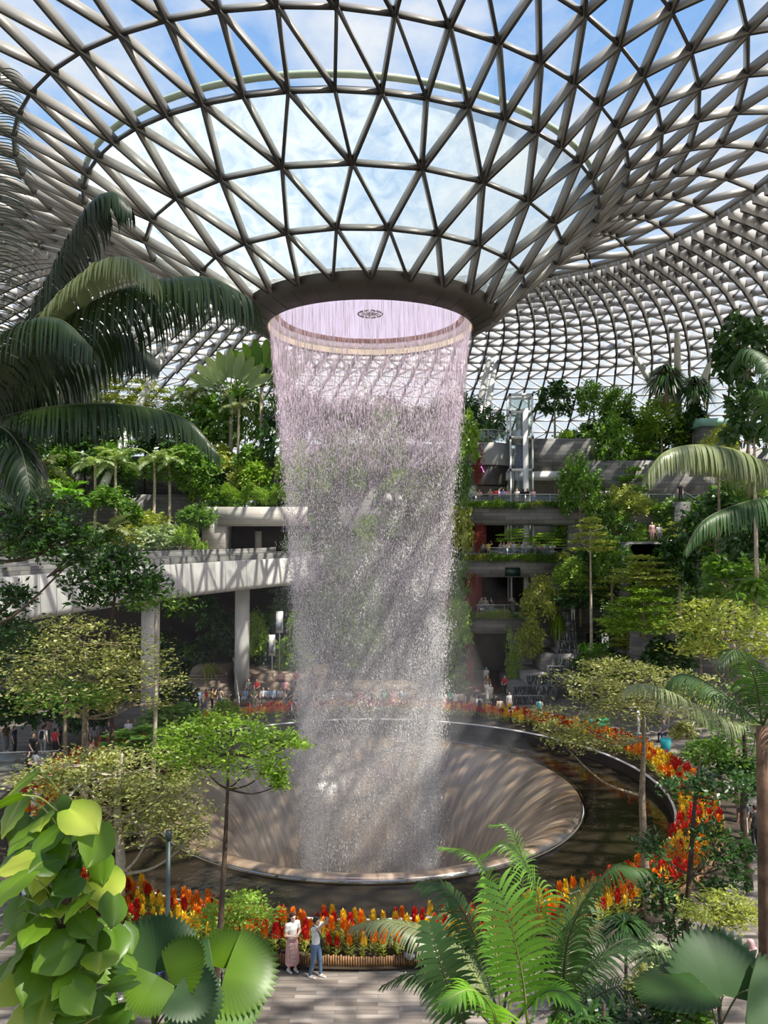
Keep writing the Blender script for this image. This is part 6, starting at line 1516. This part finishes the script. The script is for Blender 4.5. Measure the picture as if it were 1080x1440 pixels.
# audience on the wooden stands: (px, py of seat, tier)
seat = [(346, 985, 0, 'lightblue', 'lightblue', 'f', 'in a light blue dress'), (358, 987, 0, 'olive', 'denim', 'm', 'in olive with light jeans'), (350, 975, 1, 'grey', 'grey', 'm', 'in dark grey at the left of the upper bench'), (362, 973, 1, 'red', 'black', 'm', 'in red on the upper bench'), (370, 985, 0, 'white', 'black', 'm', 'in white beside the olive shirt'), (378, 986, 0, 'lightblue', 'black', 'f', 'in pale blue, middle of the front bench'), (384, 986, 0, 'lightblue', 'navy', 'm', 'in blue and white, next to the red suitcase'),
  (395, 985, 0, 'white', 'black', 'm', 'in white right behind the red suitcase'), (386, 962, 2, 'beige', 'skin', 'f', 'in beige on the top tier'), (396, 962, 2, 'pink', 'black', 'f', 'in pink on the top tier'), (401, 972, 1, 'pink', 'pink', 'f', 'leaning over in pink on the middle tier'), (417, 962, 2, 'red', 'white', 'm', 'in red and white right on the top tier'), (407, 985, 0, 'black', 'black', 'm', 'in black right of the red suitcase'), (425, 985, 0, 'black', 'skin', 'f', 'in black beside the standing visitors')]
for i, (px, py, tier, top, leg, sex, lab) in enumerate(seat):
    p = P(px, 720, 56.4 + tier * 1.0); p[2] = .45 * (tier + 1) - .40 * FS if False else .45 * tier + (0.0)
    p[1] += .35
    person('visitor %s seated on the wooden stand' % lab, (p[0], p[1] - .05, .45 * (tier + 1) - .45 * FS * .92), ('sit', 'sitback')[i % 5 == 4], top, leg, (-15, 10, 25, -5)[i % 4], sex, FS)
for px, py, top, leg, sex, pose, lab in ((419, 1007, 'grey', 'skin', 's', 'stand', 'in grey shorts'), (424, 1004, 'brown', 'black', 'm', 'phone', 'in brown taking a photo'), (433, 1005, 'pink', 'grey', 'f', 'stand', 'in pink'), (356, 1010, 'olive', 'lightblue', 'm', 'stand', 'in olive and light jeans'), (458, 1003, 'white', 'cream', 'f', 'stand', 'in white behind the edge of the water'), (476, 1000, 'pink', 'beige', 'm', 'phone', 'in pink behind the falling water'), (490, 1002, 'white', 'navy', 'm', 'stand', 'in white and navy behind the falling water'),
   (505, 1001, 'red', 'black', 'm', 'stand', 'in red behind the falling water'), (522, 1002, 'black', 'grey', 'f', 'phone', 'in black behind the falling water'), (540, 1000, 'green', 'black', 'm', 'stand', 'in green behind the falling water'), (552, 1002, 'pink', 'pink', 'f', 'stand', 'in a pink dress behind the falling water'), (570, 1001, 'lightblue', 'white', 'm', 'phone', 'in light blue behind the falling water'), (588, 1002, 'black', 'denim', 'm', 'stand', 'in black and jeans behind the falling water'), (604, 1002, 'beige', 'navy', 'f', 'stand', 'in beige behind the right edge of the water')):
    person('visitor %s by the far flowers' % lab, at(px, py), pose, top, leg, 10 if px < 440 else 0, sex, FS)
for i, (px, py, top, sex, lab) in enumerate(((264, 1003, 'white', 'm', 'in white at the foot of the stairs, far left'), (272, 1001, 'beige', 'f', 'in beige at the foot of the stairs'), (281, 1000, 'lightblue', 'm', 'in light blue at the foot of the stairs'), (290, 1000, 'red', 'f', 'in red at the foot of the stairs'), (298, 999, 'yellow', 'm', 'in yellow at the foot of the stairs'), (310, 998, 'beige', 'm', 'in beige in front of the stairs'), (240, 1018, 'pink', 'f', 'in pink left of the stairs'), (252, 1012, 'white', 'm', 'in white left of the stairs'))):
    person('visitor %s below the bridge' % lab, at(px, py), ('stand', 'phone', 'walk')[i % 3], top, ('grey', 'black', 'denim')[i % 3], 30 * i, sex, FS)
# left plaza behind the grove
lp = [(46, 1075, 'walk', 'm', 'black', 'black', 60, 'in black far left behind the glass railing'), (48, 1050, 'phone', 'm', 'beige', 'beige', 200, 'in beige facing away on the left plaza'), (60, 1062, 'stand', 'm', 'white', 'grey', 180, 'in white with a dark backpack on the left plaza'), (66, 1048, 'stand', 'f', 'pink', 'grey', 0, 'in pink on the left plaza'), (77, 1066, 'stand', 'm', 'red', 'black', 160, 'in a red shirt on the left plaza'), (84, 1050, 'stand', 'm', 'grey', 'black', 90, 'in grey behind the red shirt'), (122, 1066, 'stand', 'm', 'navy', 'navy', 120, 'in navy behind the pale trunk'), (132, 1058, 'walk', 'f', 'grey', 'olive', 200, 'in grey and olive between the trunks'), (146, 1066, 'phone', 'm', 'black', 'black', 180, 'in black photographing between the two trunks'), (153, 1056, 'stand', 'm', 'navy', 'black', 40, 'in navy right of the photographer'),
      (125, 1082, 'lean', 'f', 'pink', 'black', 90, 'bending in pale pink beside the flower ring on the left'), (38, 1092, 'sit', 'm', 'black', 'black', 120, 'in black sitting at the left railing'), (50, 1090, 'sit', 'm', 'white', 'grey', 150, 'in white sitting at the left railing'), (72, 1086, 'crouch', 'f', 'brown', 'black', 60, 'in brown crouching on the left plaza'), (84, 1086, 'sit', 'm', 'black', 'navy', 190, 'in black sitting behind the left trunk'), (180, 1052, 'stand', 'f', 'white', 'white', 0, 'in white right of the mottled trunk'), (190, 1050, 'stand', 'm', 'grey', 'black', 0, 'in grey right of the mottled trunk'), (218, 1066, 'crouch', 'm', 'grey', 'black', 30, 'crouching in grey behind the bright layered tree'),
      (20, 1062, 'stand', 'm', 'navy', 'black', 90, 'in navy at the left edge'), (8, 1058, 'stand', 'f', 'brown', 'grey', 60, 'in brown at the left edge')]
for px, py, pose, sex, top, leg, face, lab in lp: person('visitor ' + lab, at(px, py), pose, top, leg, face, sex, .95, bag='black' if 'backpack' in lab else None)
for px, py, pose, sex, top, leg, face, lab in ((42, 1205, 'stand', 'm', 'navy', 'black', 100, 'visitor in navy seen between the heart shaped leaves and the flowers'), (47, 1165, 'phone', 'm', 'white', 'grey', 90, 'visitor in white beside the left flowers'), (35, 1280, 'sit', 'm', 'white', 'grey', 120, 'visitor in white sitting behind the heart shaped leaves'), (60, 1395, 'sit', 'f', 'red', 'red', 90, 'visitor in red half hidden below the heart shaped leaves'), (110, 1310, 'stand', 'm', 'grey', 'black', 60, 'visitor in grey behind the climber'), (225, 1420, 'stand', 'm', 'blue', 'black', 60, 'visitor in blue behind the lamp post')):
    person(lab, at(px, py), pose, top, leg, face, sex, .97)
# right plaza
rp = [(1046, 1184, 'stand', 'f', 'navy', 'cream', 200, 'woman in a navy top and cream trousers on the right plaza'), (1062, 1192, 'stand', 'm', 'black', 'black', 200, 'man all in black with white shoes on the right plaza'), (1072, 1180, 'walk', 'm', 'white', 'grey', 120, 'visitor in white behind the man in black'), (1040, 1150, 'stand', 'm', 'cream', 'black', 200, 'visitor in cream behind the navy top'), (1010, 1150, 'sit', 'm', 'white', 'navy', 240, 'visitor in white sitting by the right flowers'), (1000, 1130, 'stand', 'm', 'navy', 'navy', 180, 'visitor in navy beside the right flowers'), (1028, 1112, 'stand', 'm', 'denim', 'white', 160, 'visitor in denim behind the bushes at the right'), (985, 1125, 'stand', 'f', 'blue', 'black', 220, 'visitor in blue nearest the right flowers'), (1012, 1118, 'walk', 'f', 'black', 'black', 90, 'visitor in black behind the right flowers'),
      (935, 1043, 'sit', 'f', 'grey', 'navy', 300, 'visitor in grey with a red bag sitting by the right path'), (938, 1024, 'stand', 'm', 'white', 'beige', 0, 'visitor in white on the path at the right'), (898, 1032, 'stand', 'm', 'white', 'white', 60, 'visitor all in white beside the variegated tree'), (905, 1030, 'stand', 'f', 'beige', 'cream', 240, 'visitor in beige beside the variegated tree')]
for px, py, pose, sex, top, leg, face, lab in rp: person(lab, at(px, py), pose, top, leg, face, sex, .97)
o = person('person in a pink headscarf and pink dress sitting at the bottom right', at(1058, 1390), 'sit', 'pink', 'pink', -140, 'f', .97, hair='pink')
person('visitor in dark shirt sitting behind the palm at the flower bed', at(598, 1372), 'sit', 'grey', 'black', 170, 'm', .97); person('dark haired visitor sitting left of the dark shirt by the flower bed', at(576, 1368), 'sit', 'black', 'grey', 150, 'f', .97)
# balconies
def balcony(row, z, spots, where, g):
    pal = ['white', 'black', 'pink', 'white', 'grey', 'beige', 'lightblue', 'white', 'red', 'cream', 'black', 'yellow', 'navy', 'lilac']
    used = {}
    for i, (px, top) in enumerate(spots):
        c = top or pal[(i * 3 + row) % len(pal)]; p = P(px, 720, FY + .6 + (i % 3) * .3); used[c] = used.get(c, 0) + 1
        n = ('', 'second ', 'third ', 'fourth ', 'fifth ', 'sixth ', 'seventh ', 'eighth ')[used[c] - 1]
        person('%svisitor in %s from the left on the %s balcony' % (n, c, where), (p[0], p[1], z), ('stand', 'lean', 'phone', 'stand', 'armup')[(i + row) % 5], c, ('black', 'grey', 'denim', 'beige')[i % 4], (0, 20, -25, 160, 40)[i % 5], 'fm'[(i + row) % 2], .92)
balcony(0, 14.85, [(667, None), (673, 'pink'), (690, 'pink'), (697, 'red'), (702, 'lilac'), (708, 'lilac'), (714, 'pink'), (727, None), (736, None), (742, 'black'), (750, None), (784, 'black'), (789, 'black'), (794, 'black'), (802, 'white'), (806, 'white'), (820, 'beige'), (843, 'white'), (851, 'white'), (857, 'white')], 'top', '')
balcony(1, 10.4, [(643, 'beige'), (668, 'white'), (678, 'white'), (687, 'yellow'), (704, 'beige'), (708, 'white'), (714, None), (722, 'white'), (726, None), (735, 'white'), (744, None), (751, 'cream'), (758, 'pink'), (765, 'white'), (770, 'lightblue'), (776, 'cream')], 'middle', '')
balcony(2, 5.65, [(658, 'white'), (676, 'grey'), (682, 'beige'), (690, 'black'), (714, 'black'), (720, 'grey')], 'lowest', '')
for px, py, z, Y, top, leg, lab in ((917, 762, 0, 62, 'pink', 'pink', 'visitor in pink on the stairs of the right slope'), (927, 765, 0, 62, 'white', 'grey', 'visitor in white on the stairs of the right slope'), (957, 706, 0, 63.6, 'black', 'black', 'visitor in black at the head of the sloping stair railing')):
    p = P(px, py, Y); person(lab, p, 'stand', top, leg, 0, 'm', .92)
    b = MB(); b.box((p[0] - (.6 if px > 950 else 2.6), p[1] - .5, 5.2), (p[0] + (.6 if px > 950 else 2.2), p[1] + 2.5, p[2])); struct(b.build('stair_landing', M_stone))
# white statue-like figure at the head of the cascade
person('figure all in white standing at the head of the cascade', P(806, 873, 63.2) , 'phone', 'white', 'white', 0, 'm', .98)

# ---------------------------------------------------------------- small things
t = thing('lamp_post', 'dark teal lamp post standing at the bottom left in front of the pool', 'lamp post', gb(242, 18)); h = P(242, 1168, 18)[2]
m = MB(); m.tube([(0, 0, 0), (0, 0, .35)], .11, 12); m.tube([(0, 0, .35), (0, 0, h - .2)], .055, 12); m.build('pole', M_teal, t, True); m = MB(); m.tube([(0, 0, h - .2), (0, 0, h)], .075, 12); m.build('lamp_head', M_teal, t, True)
t = thing('suitcase', 'bright red suitcase standing on the plaza before the seated visitors', 'suitcase', at(389, 1004))
m = MB(); m.box((-.28, -.15, .06), (.28, .15, .82)); m.build('shell', cloth('red'), t); m = MB(); m.tube([(-.15, 0, .82), (-.15, 0, 1.0), (.15, 0, 1.0), (.15, 0, .82)], .02, 5); m.build('handle', M_black, t)
for px, nm, lab in ((831, 'teal', 'teal crate on the path beside the variegated tree'), (846, 'green', 'green crate right of the teal crate')):
    t = thing('crate', lab, 'crate', at(px, 1028, 0)); m = MB(); m.box((-.42, -.3, 0), (.42, .3, .7)); m.build('body', cloth(nm), t); m = MB(); m.box((-.47, -.35, .7), (.47, .35, .76)); m.build('lid', cloth(nm), t)
t = thing('waste_bin', 'small teal bin by the path right of the pool', 'bin', at(936, 1056)); m = MB(); m.lathe([(.01, 0), (.24, 0), (.3, .7), (.28, .7), (.22, .05)], 16); m.build('body', cloth('teal'), t)
for (x0, y0, x1, y1, lab) in ((378, 893, 387, 922, 'white hanging sign with a photo, left and lower of the pair'), (388, 860, 398, 890, 'white hanging sign, right and upper of the pair')):
    Y = 60.5; c = P((x0 + x1) / 2, y1, Y); w = (x1 - x0) / F * Y / 2; h = (y1 - y0) / F * Y
    t = thing('hanging_sign', lab, 'sign', c); m = MB(); m.box((-w, -.04, 0), (w, .04, h)); m.build('board', M_white, t); m = MB(); m.box((-w * .8, -.05, h * .12), (w * .8, -.041, h * .5)); m.build('picture', plain('sign_print', (.30, .36, .38), .5, var=.5, vscale=2), t)
    m = MB(); m.tube([(0, .08, -c[2] if False else -3.0), (0, .08, h)], .05, 6); m.build('post', M_rail, t)
railing('plaza_railing', [at(-20, 1088), at(40, 1086), at(92, 1084)], 'glass railing on the left plaza behind the grove')
# cafe tables half hidden behind the climber
for px, py, lab in ((70, 1245, 'white table half hidden behind the heart shaped leaves'), (165, 1400, 'white table half hidden between the climber and the fan leaves'), (290, 1425, 'white table by the lamp post')):
    t = thing('cafe_table', lab, 'table', at(px, py)); m = MB(); m.lathe([(.01, .74), (.38, .74), (.38, .71), (.01, .71)], 24); m.build('tabletop', M_white, t); m = MB(); m.tube([(0, 0, .02), (0, 0, .71)], .03, 8); m.build('pedestal', M_rail, t); m = MB(); m.lathe([(.01, .03), (.25, .02), (.26, 0), (.01, 0)], 16); m.build('base', M_rail, t)
# ---------------------------------------------------------------- camera, sky, sun
cam = bpy.data.cameras.new('camera'); co = bpy.data.objects.new('camera', cam); COL.objects.link(co)
co.location = (0, 0, CAMZ); co.rotation_euler = (PI / 2 + PITCH, 0, 0)
cam.sensor_fit = 'VERTICAL'; cam.sensor_height = 36.0; cam.sensor_width = 27.0; cam.lens = F / 1440 * 36.0; cam.clip_end = 2000; cam.clip_start = .1
scene.camera = co
sun = bpy.data.lights.new('sun', 'SUN'); so = bpy.data.objects.new('sun', sun); COL.objects.link(so)
sun.energy = SUN_E; sun.angle = math.radians(.6); sun.color = (1.0, .93, .82)
so.rotation_euler = Vector(SUN_D).to_track_quat('-Z', 'Y').to_euler()
al = bpy.data.lights.new('oculus_fill', 'AREA'); ao = bpy.data.objects.new('oculus_fill', al); COL.objects.link(ao)  # unseen pink lamp added to brighten and tint the top of the water
al.shape = 'DISK'; al.size = 7.5; al.energy = LAMP_E; al.color = (1.0, .72, .88); ao.location = (AX, AY, 23.4); ao.rotation_euler = (0, 0, 0)
w = bpy.data.worlds.new('sky'); scene.world = w; w.use_nodes = True
nt = w.node_tree; nt.nodes.clear(); out = nt.nodes.new('ShaderNodeOutputWorld')
tc = N(nt, 'ShaderNodeTexCoord'); sp = N(nt, 'ShaderNodeSeparateXYZ'); L(nt, tc.outputs['Generated'], sp.inputs[0])
gr = N(nt, 'ShaderNodeValToRGB'); e = gr.color_ramp.elements
e[0].position = 0.0; e[0].color = (.80, .86, .90, 1); e[1].position = .75; e[1].color = (.16, .36, .80, 1)
q = e.new(.22); q.color = (.70, .80, .90, 1); q = e.new(.45); q.color = (.32, .55, .90, 1)
L(nt, sp.outputs[2], gr.inputs['Fac'])
mp = N(nt, 'ShaderNodeMapping'); mp.inputs['Scale'].default_value = (1.6, 1.6, 3.2); mp.inputs['Location'].default_value = (.3, .1, .2); L(nt, tc.outputs['Generated'], mp.inputs[0])
n = N(nt, 'ShaderNodeTexNoise'); n.inputs['Scale'].default_value = 2.6; n.inputs['Detail'].default_value = 9; n.inputs['Roughness'].default_value = .55; L(nt, mp.outputs[0], n.inputs['Vector'])
cr = N(nt, 'ShaderNodeValToRGB'); cr.color_ramp.elements[0].position = .43; cr.color_ramp.elements[1].position = .66; L(nt, n.outputs['Fac'], cr.inputs['Fac'])
mx = N(nt, 'ShaderNodeMixRGB'); mx.inputs['Color2'].default_value = (.88, .90, .93, 1); L(nt, cr.outputs['Color'], mx.inputs['Fac']); L(nt, gr.outputs['Color'], mx.inputs['Color1'])
bg = N(nt, 'ShaderNodeBackground'); bg.inputs[1].default_value = SKY_E; L(nt, mx.outputs[0], bg.inputs[0]); L(nt, bg.outputs[0], out.inputs[0])
vs = scene.view_settings
scene.display_settings.display_device = 'sRGB'
vs.view_transform = 'Standard'; vs.look = 'None'; vs.gamma = 1.0; vs.exposure = EXPO; vs.use_curve_mapping = False
cy = scene.cycles
cy.max_bounces = 7; cy.diffuse_bounces = 3; cy.glossy_bounces = 3; cy.transmission_bounces = 4; cy.transparent_max_bounces = 20
cy.use_denoising = True; cy.caustics_reflective = False; cy.caustics_refractive = False
cy.sample_clamp_indirect = 6.0; cy.blur_glossy = .5
